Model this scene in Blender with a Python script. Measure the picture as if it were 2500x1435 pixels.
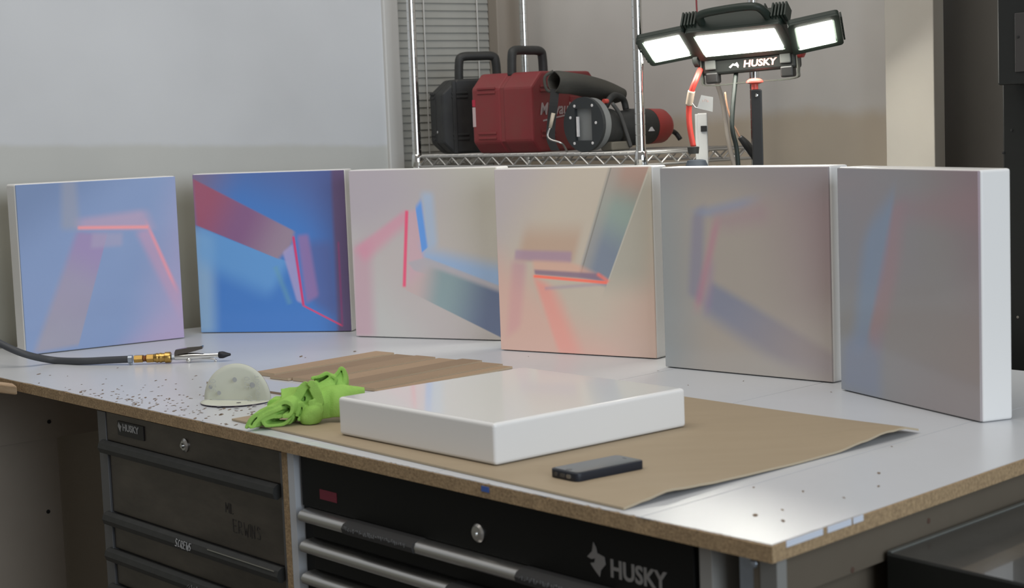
import bpy, bmesh, math, random
from mathutils import Vector, Matrix
import numpy as np
random.seed(7)
D = bpy.data
for o in list(D.objects): D.objects.remove(o)
scn = bpy.context.scene
COL = scn.collection

# ------------------------------------------------------------------ camera
TZ = 0.90                      # height of the bench top above the floor
W = 0.4064                     # the square panels are 16 inches
PT = 0.0632                    # and 2.5 inches deep
FPX, CXP, CYP = 4182.85, 1250.0, 717.5
pitch, roll, camh = math.radians(5.8398), math.radians(-2.2102), 0.51626
CAM = Vector((0, 0, TZ + camh))
_up = Vector((0, math.sin(pitch), math.cos(pitch))); FWD = Vector((0, math.cos(pitch), -math.sin(pitch))); _r = Vector((1, 0, 0))
RGT = math.cos(roll) * _r + math.sin(roll) * _up
UPV = -math.sin(roll) * _r + math.cos(roll) * _up
cam = D.cameras.new('camera'); camo = D.objects.new('camera', cam); COL.objects.link(camo)
M = Matrix((RGT, UPV, -FWD)).transposed().to_4x4(); M.translation = CAM
camo.matrix_world = M
cam.sensor_width = 36; cam.lens = 36 * FPX / 2500; cam.clip_start = 0.05
cam.dof.use_dof = True; cam.dof.focus_distance = 3.55; cam.dof.aperture_fstop = 7.0
scn.camera = camo

# ------------------------------------------------------------------ light
wld = D.worlds.new('world'); scn.world = wld; wld.use_nodes = True
wld.node_tree.nodes['Background'].inputs[0].default_value = (1.0, 0.955, 0.90, 1)
wld.node_tree.nodes['Background'].inputs[1].default_value = 0.20
def area(name, loc, tgt, sx, sy, power, col):
    l = D.lights.new(name, 'AREA'); l.shape = 'RECTANGLE'; l.size = sx; l.size_y = sy; l.energy = power; l.color = col
    o = D.objects.new(name, l); COL.objects.link(o); o.location = loc
    o.rotation_euler = (Vector(tgt) - Vector(loc)).to_track_quat('-Z', 'Y').to_euler(); return o
area('daylight_from_open_bay_door', (2.4, -1.3, 2.3), (0.0, 3.4, 0.9), 3.0, 2.4, 128, (0.80, 0.90, 1.0))
area('overhead_fill', (-0.6, 2.6, 4.2), (-0.3, 3.2, 0.9), 2.8, 2.8, 66, (1.0, 0.96, 0.90))  # unseen fill light, added overhead for soft light from above
vs = scn.view_settings; vs.view_transform = 'Standard'; vs.look = 'None'; vs.gamma = 1; vs.use_curve_mapping = False
vs.exposure = 0.0
scn.display_settings.display_device = 'sRGB'

# ------------------------------------------------------------------ photo pixel -> direction
def ray(x, y): return FWD * FPX + RGT * (x - CXP) + UPV * (CYP - y)
def onz(x, y, z=0.0):
    d = ray(x, y); return CAM + d * ((TZ + z - CAM.z) / d.z)
def onplane(x, y, p0, n):
    d = ray(x, y); return CAM + d * ((p0 - CAM).dot(n) / d.dot(n))
def atdepth(x, y, dep):
    d = ray(x, y); return CAM + d * (dep / d.y)

# bench frame: s runs along the front edge to the left, t runs back
C0 = Vector((0.297, 1.992, TZ))
_a = math.radians(129.85)
SU = Vector((math.cos(_a), math.sin(_a), 0)); TN = Vector((SU.y, -SU.x, 0)); ZV = Vector((0, 0, 1))
def P(s, t, z=0.0): return C0 + SU * s + TN * t + ZV * z

# ------------------------------------------------------------------ materials
def lin(c):
    return tuple((v / 12.92 if v <= 0.04045 else ((v + 0.055) / 1.055) ** 2.4) for v in [x / 255 for x in c])
MATS = {}
def mat(name, col, rough=0.5, metal=0.0, noise=None, bump=None, spec=0.5, coat=0.0, emit=None, trans=0.0, alpha=1.0, ior=1.45, wave=None):
    """col: linear rgb; noise=(scale,amount,col2[,stretch]); bump=(scale,strength)"""
    if name in MATS: return MATS[name]
    m = D.materials.new(name); m.use_nodes = True; nt = m.node_tree; b = nt.nodes['Principled BSDF']
    b.inputs['Base Color'].default_value = (*col, 1); b.inputs['Roughness'].default_value = rough; b.inputs['Metallic'].default_value = metal
    b.inputs['Specular IOR Level'].default_value = spec; b.inputs['Coat Weight'].default_value = coat; b.inputs['Coat Roughness'].default_value = 0.05
    b.inputs['Transmission Weight'].default_value = trans; b.inputs['Alpha'].default_value = alpha; b.inputs['IOR'].default_value = ior
    if emit: b.inputs['Emission Color'].default_value = (*emit[0], 1); b.inputs['Emission Strength'].default_value = emit[1]
    tc = nt.nodes.new('ShaderNodeTexCoord')
    if noise:
        mp = nt.nodes.new('ShaderNodeMapping'); mp.inputs['Scale'].default_value = noise[3] if len(noise) > 3 else (1, 1, 1)
        nz = nt.nodes.new('ShaderNodeTexNoise'); nz.inputs['Scale'].default_value = noise[0]; nz.inputs['Detail'].default_value = 6
        nz.inputs['Roughness'].default_value = 0.65
        rp = nt.nodes.new('ShaderNodeMapRange'); rp.inputs[1].default_value = 0.35; rp.inputs[2].default_value = 0.65; rp.inputs[4].default_value = noise[1]
        mx = nt.nodes.new('ShaderNodeMix'); mx.data_type = 'RGBA'
        mx.inputs[6].default_value = (*col, 1); mx.inputs[7].default_value = (*noise[2], 1)
        nt.links.new(tc.outputs['Object'], mp.inputs[0]); nt.links.new(mp.outputs[0], nz.inputs['Vector'])
        nt.links.new(nz.outputs['Fac'], rp.inputs[0]); nt.links.new(rp.outputs[0], mx.inputs[0]); nt.links.new(mx.outputs[2], b.inputs['Base Color'])
    if bump:
        n2 = nt.nodes.new('ShaderNodeTexNoise'); n2.inputs['Scale'].default_value = bump[0]; n2.inputs['Detail'].default_value = 4
        bp = nt.nodes.new('ShaderNodeBump'); bp.inputs['Strength'].default_value = bump[1]; bp.inputs['Distance'].default_value = 0.002
        nt.links.new(tc.outputs['Object'], n2.inputs['Vector']); nt.links.new(n2.outputs['Fac'], bp.inputs['Height']); nt.links.new(bp.outputs[0], b.inputs['Normal'])
    MATS[name] = m; return m
body_white = mat('panel_white', (0.80, 0.79, 0.775), 0.32)
gloss_white = mat('panel_gloss_white', (0.79, 0.79, 0.78), 0.12, coat=0.3)
laminate = mat('white_laminate', (0.60, 0.615, 0.64), 0.30, noise=(5, 0.35, (0.55, 0.565, 0.58)), bump=(60, 0.03))
chipboard = mat('particle_board', (0.42, 0.295, 0.165), 0.85, noise=(220, 0.8, (0.20, 0.135, 0.075)), bump=(260, 0.5))
chipraw = mat('raw_chip', (0.20, 0.14, 0.095), 0.9)
cardm = mat('kraft_board', (0.375, 0.295, 0.198), 0.75, noise=(9, 0.4, (0.335, 0.262, 0.172), (0.5, 3, 1)), bump=(300, 0.08))
cardedge = mat('kraft_edge', (0.45, 0.37, 0.26), 0.8)
steel = mat('brushed_steel', (0.135, 0.115, 0.096), 0.34, metal=0.65, noise=(4, 0.8, (0.062, 0.054, 0.046), (1, 1, 3)))
steel_dark = mat('steel_frame', (0.16, 0.16, 0.165), 0.45, metal=0.6)
zinc = mat('zinc_plate', (0.42, 0.47, 0.53), 0.35, metal=0.8, noise=(30, 0.5, (0.28, 0.32, 0.38)))
chrome = mat('chrome', (0.78, 0.78, 0.76), 0.10, metal=1.0)
chrome_soft = mat('satin_chrome', (0.55, 0.54, 0.52), 0.30, metal=1.0)
wirem = mat('zinc_wire', (0.50, 0.49, 0.47), 0.38, metal=0.7)
brass = mat('brass', (0.52, 0.33, 0.10), 0.28, metal=1.0, noise=(60, 0.5, (0.38, 0.23, 0.07)))
blackp = mat('black_plastic', (0.018, 0.018, 0.018), 0.45)
blackgrip = mat('black_grip', (0.030, 0.031, 0.030), 0.55, noise=(40, 0.5, (0.05, 0.05, 0.048)))
blacksteel = mat('black_powdercoat', (0.004, 0.004, 0.0035), 0.5, spec=.25)
rubber = mat('grey_rubber', (0.055, 0.058, 0.064), 0.55)
darkcase = mat('case_black', (0.022, 0.023, 0.024), 0.5, noise=(20, 0.5, (0.045, 0.045, 0.042)))
redcase = mat('case_red', (0.235, 0.030, 0.036), 0.5, noise=(14, 0.6, (0.20, 0.055, 0.048)))
redplastic = mat('red_plastic', (0.40, 0.045, 0.04), 0.4)
redbright = mat('red_knob', (0.62, 0.09, 0.07), 0.35)
greyfab = mat('grey_fabric', (0.075, 0.072, 0.062), 0.9, bump=(200, 0.4))
lampgreen = mat('lamp_housing', (0.020, 0.030, 0.023), 0.5)
whiteplastic = mat('white_plastic', (0.62, 0.62, 0.60), 0.4)
beigecord = mat('beige_cord', (0.42, 0.37, 0.32), 0.6)
letter = mat('grey_lettering', (0.40, 0.40, 0.40), 0.5)
letterdim = mat('dim_lettering', (0.16, 0.16, 0.16), 0.5)
letterwhite = mat('white_lettering', (0.70, 0.68, 0.68), 0.5)
marker = mat('marker_ink', (0.02, 0.017, 0.014), 0.6)
plywood = mat('painted_plywood', (0.125, 0.102, 0.075), 0.6, noise=(5, 0.5, (0.105, 0.086, 0.062)))
darkwood = mat('dark_underboard', (0.36, 0.31, 0.255), 0.6, noise=(6, 0.4, (0.31, 0.265, 0.215)))
pine = mat('pine', (0.55, 0.41, 0.27), 0.6, noise=(14, 0.8, (0.40, 0.26, 0.15), (1, 1, 9)))
mdf = mat('mdf_strip', (0.37, 0.26, 0.165), 0.7, noise=(8, 0.4, (0.31, 0.215, 0.135)))
mdfedge = mat('mdf_edge', (0.33, 0.235, 0.16), 0.8)

# ------------------------------------------------------------------ mesh helpers
def place(name, bm, material, parent=None, smooth=False, uv=False, mats=None):
    bmesh.ops.recalc_face_normals(bm, faces=bm.faces)
    vs_ = [v.co for v in bm.verts]
    lo = Vector((min(v.x for v in vs_), min(v.y for v in vs_), min(v.z for v in vs_))); hi = Vector((max(v.x for v in vs_), max(v.y for v in vs_), max(v.z for v in vs_)))
    c = Vector(((lo.x + hi.x) / 2, (lo.y + hi.y) / 2, lo.z))
    bmesh.ops.translate(bm, verts=bm.verts, vec=-c)
    me = D.meshes.new(name); bm.to_mesh(me); bm.free()
    for m_ in (mats or [material]): me.materials.append(m_)
    if smooth:
        for p_ in me.polygons: p_.use_smooth = True
    o = D.objects.new(name, me); COL.objects.link(o); o.location = c
    if parent is not None:
        o.parent = parent; o.location = c - base_of(parent)
    return o
BASE = {}
def base_of(o):
    p = Vector(o.location)
    while o.parent is not None:
        o = o.parent; p = p + Vector(o.location)
    return p
def thing(name, label, cat, loc, group=None):
    o = D.objects.new(name, None); o.empty_display_size = 0.05; COL.objects.link(o); o.location = loc
    o['label'] = label; o['category'] = cat
    if group: o['group'] = group
    return o
def tag(o, label, cat, group=None):
    o['label'] = label; o['category'] = cat
    if group: o['group'] = group
    return o
def struct(o): o['kind'] = 'structure'; return o
def bbox_bm(bm, org, a, b, c, bevel=0.0, seg=2):
    vs_ = [bm.verts.new(org + a * i + b * j + c * k) for k in (0, 1) for j in (0, 1) for i in (0, 1)]
    fs = [bm.faces.new([vs_[i] for i in f]) for f in ((0, 2, 3, 1), (4, 5, 7, 6), (0, 1, 5, 4), (2, 6, 7, 3), (0, 4, 6, 2), (1, 3, 7, 5))]
    if bevel > 0:
        es = list({e for f in fs for e in f.edges})
        bmesh.ops.bevel(bm, geom=es, offset=bevel, segments=seg, affect='EDGES', profile=0.5)
    return fs
def box(name, org, a, b, c, m, parent=None, bevel=0.0, seg=2, smooth=False):
    bm = bmesh.new(); bbox_bm(bm, Vector(org), Vector(a), Vector(b), Vector(c), bevel, seg)
    return place(name, bm, m, parent, smooth)
def frame_of(axis):
    a = Vector(axis).normalized(); h = Vector((0, 0, 1)) if abs(a.z) < 0.9 else Vector((1, 0, 0))
    x = h.cross(a).normalized(); y = a.cross(x); return x, y, a
def lathe_bm(bm, org, axis, prof, n=20, cap=True):
    x, y, a = frame_of(axis); org = Vector(org); rings = []
    for (d, r) in prof:
        rings.append([bm.verts.new(org + a * d + (x * math.cos(2 * math.pi * k / n) + y * math.sin(2 * math.pi * k / n)) * r) for k in range(n)])
    for i in range(len(rings) - 1):
        for k in range(n): bm.faces.new((rings[i][k], rings[i][(k + 1) % n], rings[i + 1][(k + 1) % n], rings[i + 1][k]))
    if cap: bm.faces.new(rings[0][::-1]); bm.faces.new(rings[-1])
def lathe(name, org, axis, prof, m, parent=None, n=20, smooth=True):
    bm = bmesh.new(); lathe_bm(bm, org, axis, prof, n)
    o = place(name, bm, m, parent, smooth)
    if smooth: o.data.set_sharp_from_angle(angle=math.radians(40))
    return o
def smooth_path(pts, n=6):
    pts = [Vector(p) for p in pts]; out = []
    for i in range(len(pts) - 1):
        p0 = pts[max(i - 1, 0)]; p1 = pts[i]; p2 = pts[i + 1]; p3 = pts[min(i + 2, len(pts) - 1)]
        for k in range(n):
            t = k / n
            out.append(0.5 * ((2 * p1) + (p2 - p0) * t + (2 * p0 - 5 * p1 + 4 * p2 - p3) * t * t + (3 * p1 - p0 - 3 * p2 + p3) * t ** 3))
    out.append(pts[-1]); return out
def tube_bm(bm, pts, r, n=10, closed_caps=True):
    rings = []; prev = None
    for i, p in enumerate(pts):
        d = (pts[min(i + 1, len(pts) - 1)] - pts[max(i - 1, 0)]).normalized()
        if prev is None: x = d.orthogonal().normalized()
        else: x = (prev - d * prev.dot(d)).normalized()
        prev = x; y = d.cross(x); rr = r[i] if isinstance(r, (list, tuple)) else r
        rings.append([bm.verts.new(p + (x * math.cos(2 * math.pi * k / n) + y * math.sin(2 * math.pi * k / n)) * rr) for k in range(n)])
    for i in range(len(rings) - 1):
        for k in range(n): bm.faces.new((rings[i][k], rings[i][(k + 1) % n], rings[i + 1][(k + 1) % n], rings[i + 1][k]))
    bm.faces.new(rings[0][::-1]); bm.faces.new(rings[-1])
def tube(name, pts, r, m, parent=None, n=10, sm=0):
    pts = [Vector(p) for p in pts]
    if sm:
        if isinstance(r, (list, tuple)): r = [r[i] + (r[min(i + 1, len(r) - 1)] - r[i]) * k / sm for i in range(len(r) - 1) for k in range(sm)] + [r[-1]]
        pts = smooth_path(pts, sm)
    bm = bmesh.new(); tube_bm(bm, pts, r, n); return place(name, bm, m, parent, True)
def prism_bm(bm, poly, org, ax, ay, an, h0, h1):
    org = Vector(org)
    lo = [bm.verts.new(org + ax * x + ay * y + an * h0) for x, y in poly]; hi = [bm.verts.new(org + ax * x + ay * y + an * h1) for x, y in poly]
    n = len(poly); bm.faces.new(lo[::-1]); bm.faces.new(hi)
    for k in range(n): bm.faces.new((lo[k], lo[(k + 1) % n], hi[(k + 1) % n], hi[k]))
def prism(name, poly, org, ax, ay, an, h0, h1, m, parent=None, bevel=0.0, smooth=False):
    bm = bmesh.new(); prism_bm(bm, poly, org, ax, ay, an, h0, h1)
    if bevel: bmesh.ops.bevel(bm, geom=bm.edges[:], offset=bevel, segments=2, affect='EDGES', profile=0.5)
    return place(name, bm, m, parent, smooth)
def text(name, s, org, ax, ay, size, m, parent=None, ext=0.0003, sx=1.0, italic=0.0, bold=0.0):
    cu = D.curves.new(name, 'FONT'); cu.body = s; cu.size = size; cu.extrude = ext; cu.offset = bold; cu.shear = italic; cu.resolution_u = 3
    to = D.objects.new(name + '_tmp', cu); COL.objects.link(to)
    dg = bpy.context.evaluated_depsgraph_get(); dg.update()
    me0 = D.meshes.new_from_object(to.evaluated_get(dg)); D.objects.remove(to); D.curves.remove(cu)
    bm = bmesh.new(); bm.from_mesh(me0); D.meshes.remove(me0)
    ax = Vector(ax).normalized(); ay = Vector(ay).normalized(); an = ax.cross(ay); org = Vector(org)
    for v in bm.verts: v.co = org + ax * (v.co.x * sx) + ay * v.co.y + an * v.co.z
    return place(name, bm, m, parent)
def rrect(w, h, r, n=4):
    out = []
    for cx, cy, a0 in ((w - r, h - r, 0), (-w + r, h - r, 90), (-w + r, -h + r, 180), (w - r, -h + r, 270)):
        for k in range(n + 1):
            a = math.radians(a0 + 90 * k / n); out.append((cx + r * math.cos(a), cy + r * math.sin(a)))
    return out
GLYPH = {'M': [[(0, 0), (.05, 1), (.3, .35), (.55, 1), (.6, 0)]], 'I': [[(.1, 0), (.12, 1)]], 'L': [[(0, 1), (0, 0), (.4, .02)]], 'E': [[(.5, .95), (0, 1), (.03, 0), (.5, .03)], [(.02, .5), (.4, .52)]], 'R': [[(0, 0), (.03, 1), (.4, .9), (.42, .62), (.02, .48), (.5, 0)]],
         'W': [[(0, 1), (.18, 0), (.34, .6), (.5, 0), (.68, 1)]], 'N': [[(0, 0), (.03, 1), (.4, 0), (.44, 1)]], 'S': [[(.42, .9), (.1, .98), (.03, .7), (.4, .38), (.36, .06), (0, .1)]], 'C': [[(.42, .85), (.15, .98), (0, .5), (.15, .04), (.44, .15)]]}
def scrawl(name, word, org, ax, ay, h, m_, parent, r=.0006, adv=.72):
    bm = bmesh.new(); x = 0.0
    for chx in word:
        for st_ in GLYPH[chx]:
            tube_bm(bm, [org + ax * (x + q_[0] * h) + ay * (q_[1] * h + random.uniform(-.05, .05) * h) for q_ in st_], r, 5)
        x += h * (adv if chx not in 'I' else .32)
    return place(name, bm, m_, parent)
def scribble(name, org, ax, ay, w, h, m_, parent, r=.0006):
    bm = bmesh.new(); x = 0.0
    while x < w:
        p_ = [org + ax * (x + random.uniform(0, .4) * h) + ay * random.uniform(0, h) for _ in range(3)]; tube_bm(bm, p_, r, 5); x += h * random.uniform(.3, .8)
    return place(name, bm, m_, parent)
def jitter_path(pts, k): return [p + Vector((random.uniform(-k, k), random.uniform(-k, k), random.uniform(-k, k))) for p in pts]

#SECTION structure
# ------------------------------------------------------------------ room shell
def two_tone(name, top, bot, zl, slope_axis, slope, soft, rough=0.6, blot=0.25, low_tone=None):
    """wall paint with a hand-rolled dado: lower band another colour, edge at height zl (world), gently sloping"""
    m = D.materials.new(name); m.use_nodes = True; nt = m.node_tree; b = nt.nodes['Principled BSDF']; b.inputs['Roughness'].default_value = rough
    g = nt.nodes.new('ShaderNodeNewGeometry'); dot = nt.nodes.new('ShaderNodeVectorMath'); dot.operation = 'DOT_PRODUCT'
    dot.inputs[1].default_value = Vector(slope_axis) * slope + ZV; nt.links.new(g.outputs['Position'], dot.inputs[0])
    nz = nt.nodes.new('ShaderNodeTexNoise'); nz.inputs['Scale'].default_value = 9; nz.inputs['Detail'].default_value = 5; nt.links.new(g.outputs['Position'], nz.inputs['Vector'])
    ad = nt.nodes.new('ShaderNodeMath'); ad.operation = 'MULTIPLY_ADD'; ad.inputs[1].default_value = soft * 1.2; nt.links.new(nz.outputs['Fac'], ad.inputs[0]); nt.links.new(dot.outputs['Value'], ad.inputs[2])
    mr = nt.nodes.new('ShaderNodeMapRange'); mr.interpolation_type = 'SMOOTHSTEP'; mr.inputs[1].default_value = zl - soft / 2 + soft * .6; mr.inputs[2].default_value = zl + soft / 2 + soft * .6
    nt.links.new(ad.outputs[0], mr.inputs[0])
    mx = nt.nodes.new('ShaderNodeMix'); mx.data_type = 'RGBA'; mx.inputs[6].default_value = (*bot, 1); mx.inputs[7].default_value = (*top, 1); nt.links.new(mr.outputs[0], mx.inputs[0])
    if low_tone:
        m3_ = nt.nodes.new('ShaderNodeMapRange'); m3_.interpolation_type = 'SMOOTHSTEP'; m3_.inputs[1].default_value = low_tone[1] - low_tone[2]; m3_.inputs[2].default_value = low_tone[1] + low_tone[2]; nt.links.new(dot.outputs['Value'], m3_.inputs[0])
        mx3 = nt.nodes.new('ShaderNodeMix'); mx3.data_type = 'RGBA'; mx3.inputs[6].default_value = (*low_tone[0], 1); nt.links.new(m3_.outputs[0], mx3.inputs[0]); nt.links.new(mx.outputs[2], mx3.inputs[7]); mx = mx3
    n2 = nt.nodes.new('ShaderNodeTexNoise'); n2.inputs['Scale'].default_value = 2.2; n2.inputs['Detail'].default_value = 3; nt.links.new(g.outputs['Position'], n2.inputs['Vector'])
    r2 = nt.nodes.new('ShaderNodeMapRange'); r2.inputs[1].default_value = .3; r2.inputs[2].default_value = .7; r2.inputs[3].default_value = 1 - blot * .3; r2.inputs[4].default_value = 1 + blot * .15
    nt.links.new(n2.outputs['Fac'], r2.inputs[0])
    ml = nt.nodes.new('ShaderNodeVectorMath'); ml.operation = 'SCALE'; nt.links.new(mx.outputs[2], ml.inputs[0]); nt.links.new(r2.outputs[0], ml.inputs['Scale'])
    nt.links.new(ml.outputs[0], b.inputs['Base Color']); return m
WD = Vector((math.cos(math.radians(36)), math.sin(math.radians(36)), 0)); WO = Vector((-1.10, 4.36, 0)); WN = Vector((-WD.y, WD.x, 0))
def WL(t, z, d=0.0): return WO + WD * t + ZV * z + WN * d
wl_m = two_tone('left_wall_paint', (0.62, 0.635, 0.655), (0.545, 0.55, 0.525), TZ + 0.562, WD, 0.042, 0.02, low_tone=((.33, .325, .275), TZ + .44, .045))  # third tone: wall turns darker towards the bottom over a soft edge
WIN0, WIN1, WINZ = 0.945, 1.375, TZ - 0.25
CEIL = 3.2
bm = bmesh.new()
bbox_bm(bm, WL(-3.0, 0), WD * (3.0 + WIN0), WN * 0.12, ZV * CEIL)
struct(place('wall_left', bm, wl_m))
bm = bmesh.new()
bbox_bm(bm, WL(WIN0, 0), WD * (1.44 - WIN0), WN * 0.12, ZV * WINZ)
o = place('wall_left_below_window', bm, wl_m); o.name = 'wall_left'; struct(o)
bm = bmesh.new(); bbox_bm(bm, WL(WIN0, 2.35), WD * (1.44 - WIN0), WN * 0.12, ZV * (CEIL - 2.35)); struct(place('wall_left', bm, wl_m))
bw_m = two_tone('back_wall_paint', (0.62, 0.595, 0.56), (0.54, 0.47, 0.375), TZ + 0.50, SU, 0.0, 0.05, blot=0.5)
BT = 1.88
bm = bmesh.new(); bbox_bm(bm, P(1.20, BT, -TZ), SU * 1.45, TN * 0.12, ZV * CEIL); struct(place('wall_back', bm, bw_m))
bm = bmesh.new(); bbox_bm(bm, P(-2.6, BT, -TZ), SU * 2.70, TN * 0.12, ZV * CEIL); struct(place('wall_back', bm, bw_m))
# column / door casing board at the end of the back wall
colm = mat('casing_cream', (0.60, 0.565, 0.50), 0.45, noise=(6, 0.3, (0.54, 0.50, 0.44)))
TC = 1.77
_c1 = (onplane(2163, 300, P(0, TC), TN) - C0).dot(SU); _c0 = (onplane(2281.5, 300, P(0, TC), TN) - C0).dot(SU)
struct(box('trim_1', P(_c0, TC, -TZ), SU * (_c1 - _c0), TN * 0.04, ZV * CEIL, colm, None, 0.002))
# grey steel door beside the casing, set back in its opening
greydoor = mat('grey_door', (0.135, 0.127, 0.113), 0.32, noise=(3, 0.4, (0.11, 0.102, 0.092)))
d1 = struct(box('door_1', P(0.10, BT + 0.03, -TZ), SU * 1.09, TN * 0.045, ZV * 2.6, greydoor, None, 0.002))
conc = mat('concrete', (0.17, 0.16, 0.15), 0.8, noise=(3, 0.7, (0.12, 0.115, 0.105)))
bm = bmesh.new(); bbox_bm(bm, Vector((-5, -3, -0.1)), Vector((10, 0, 0)), Vector((0, 9.5, 0)), Vector((0, 0, 0.1))); struct(place('floor', bm, conc))
# window with lowered blind
wfr = mat('window_white', (0.58, 0.575, 0.555), 0.45)
win = struct(D.objects.new('window_1', None)); COL.objects.link(win); win.location = WL((WIN0 + WIN1) / 2, WINZ); win['label'] = 'window in the left wall with a lowered slatted blind'
wz1 = 2.35 - WINZ; ww = WIN1 - WIN0
box('window_frame', WL(WIN0 - 0.005, WINZ, -0.012), WD * 0.05, WN * 0.10, ZV * wz1, wfr, win, 0.004)
box('window_frame', WL(WIN1 - 0.04, WINZ, -0.012), WD * 0.10, WN * 0.10, ZV * wz1, mat('corner_board', (0.33, 0.29, 0.245), 0.6), win, 0.003)
box('window_sill', WL(WIN0, WINZ, -0.02), WD * ww, WN * 0.12, ZV * 0.03, wfr, win, 0.003)
glassm = mat('window_glass', (0.55, 0.58, 0.60), 0.06, trans=0.8)
box('pane', WL(WIN0 + .03, WINZ, 0.10), WD * (ww - .06), WN * 0.005, ZV * wz1, glassm, win)
slatm = mat('blind_slat', (0.40, 0.40, 0.37), 0.5, noise=(8, 0.5, (0.33, 0.325, 0.30)))
bl = win
sm_ = None; nsl = int(wz1 / 0.0215)
for k in range(nsl):
    z = WINZ + 0.035 + k * 0.0215
    if sm_ is None:
        sl = box('slat', WL(WIN0 + 0.046, z, 0.030), WD * (ww - 0.088), WN * 0.008 , ZV * 0.0215 + WN * 0.004, slatm, bl)
        sm_ = sl; z0 = z
    else:
        sl = sm_.copy(); COL.objects.link(sl); sl.location = Vector(sm_.location) + ZV * (z - z0)
for f in (0.36, 0.80):
    tube('blind_cord', [WL(WIN0 + ww * f, WINZ + .04, 0.024), WL(WIN0 + ww * f, 2.3, 0.024)], 0.0022, wfr, bl, 6)

#SECTION bench
# ------------------------------------------------------------------ workbench
RD = Vector((math.cos(math.radians(45.5)), math.sin(math.radians(45.5)), 0))       # right edge of the bench
def right_at(t): return C0 + RD * (t / RD.dot(TN))
def left_at(t): return P(2.72 - 0.10 * t, t)
BD = 1.315                                                                        # bench depth
bench = thing('workbench', 'long white topped workbench with raw particle board edges holding all the panels', 'workbench', P(1.3, .6, -TZ))
LT = 0.0012
bm = bmesh.new()
poly = [C0.copy(), right_at(BD), left_at(BD), left_at(0)]
# front edge gets a slightly gnawed outline
fr = []
nseg = 150
for k in range(1, nseg):
    p = poly[3].lerp(poly[0], k / nseg); fr.append(p + TN * random.choice((0, 0, 0, .0008, .0015, .003 if random.random() < .3 else 0)))
top = [poly[0], poly[1], poly[2], poly[3]] + fr
lo = [bm.verts.new(p - ZV * 0.0215) for p in [poly[0], poly[1], poly[2], poly[3]] + [poly[3].lerp(poly[0], k / nseg) for k in range(1, nseg)]]
hi = [bm.verts.new(p - ZV * LT) for p in top]
n = len(top); bm.faces.new(lo[::-1]); bm.faces.new(hi)
for k in range(n): bm.faces.new((lo[k], lo[(k + 1) % n], hi[(k + 1) % n], hi[k]))
place('table_core', bm, chipboard, bench)
def seam(s0): return (P(s0 - 0.075, 0), P(s0 - 0.075 + 0.08 * BD, BD))
cuts = [(C0.copy(), right_at(BD)), seam(.30), seam(.735), seam(1.09), (left_at(0), left_at(BD))]
for k in range(4):
    a0, a1 = cuts[k]; b0, b1 = cuts[k + 1]; g = SU * 0.0009; gf = TN * 0.0016
    bm = bmesh.new()
    q = [a0 + g + gf, a1 + g, b1 - g, b0 - g + gf]
    if k == 0: q[0] += RD * .003 + SU * .004; q[1] += SU * .003
    fl = [q[3].lerp(q[0], j / 60) + TN * random.choice((0, 0, 0.0006, .0012, .003 if random.random() < .25 else 0)) for j in range(1, 60)]
    ring = q + fl
    lo = [bm.verts.new(p - ZV * LT) for p in ring]; hi = [bm.verts.new(p) for p in ring]; n = len(ring)
    bm.faces.new(lo[::-1]); bm.faces.new(hi)
    for j in range(n): bm.faces.new((lo[j], lo[(j + 1) % n], hi[(j + 1) % n], hi[j]))
    place('laminate_sheet', bm, laminate, bench)
# chips knocked out of the laminate, far too many to count
bm = bmesh.new()
def fleck(s, t, l, w, a):
    c = P(s, t, 0.0); ax = RD * math.cos(a) + SU * math.sin(a); ay = ZV.cross(ax)
    pts = [(-l, 0), (-.3 * l, .8 * w), (.5 * l, w), (l, .2 * w), (.4 * l, -w), (-.5 * l, -.8 * w)]
    vs_ = [bm.verts.new(c + ax * x * random.uniform(.7, 1.2) + ay * y * random.uniform(.6, 1.3) + ZV * 0.00035) for x, y in pts]
    bm.faces.new(vs_)
for k in range(210):
    s = random.gauss(1.55, .19); t = abs(random.gauss(0.02, .11)) + .006
    if 1.02 < s < 2.2: fleck(s, t, random.choice((.0022, .003, .004, .0055, .0075)), random.uniform(.0014, .0030), random.gauss(.55, .35))
for x, y, l in ((95, 913, .011), (197, 957, .010), (95, 935, .006), (380, 929, .007), (250, 952, .005), (540, 1012, .011), (560, 1000, .008), (165, 918, .004), (287, 898, .006), (735, 870, .012), (865, 858, .012), (745, 873, .006),
                (1290, 870, .004), (1815, 930, .004), (1843, 1258, .010), (1912, 1272, .008), (2145, 1155, .008), (1910, 1245, .006), (1960, 1200, .006), (2145, 1187, .006), (2060, 1215, .005), (1840, 1190, .005), (2177, 1090, .004), (2029, 957, .0045), (1607, 905, .004), (1680, 940, .004)):
    p = onz(x, y) - C0; fleck(p.dot(SU), p.dot(TN), l, l * .3, random.gauss(.75, .2))
ch = place('laminate_chips', bm, chipraw, bench); ch['kind'] = 'stuff'
# strips of masking tape on the right edge, scrap of blue tape on the front edge
RN = Vector((RD.y, -RD.x, 0))
tape = mat('white_tape', (0.62, 0.66, 0.74), 0.5)
for a, b in ((0.028, 0.105), (0.115, 0.168), (0.172, 0.195)):
    box('tape_strip', C0 + RD * a + RN * .0002 - ZV * .0075, RD * (b - a), RN * .0008, ZV * .008, tape, bench)
box('tape_scrap', onplane(1176, 1185, P(0, 0), TN) - TN * .0012, SU * -.017, TN * .0008, ZV * -.008, mat('blue_tape', (0.06, 0.13, 0.42), 0.5), bench)
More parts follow.
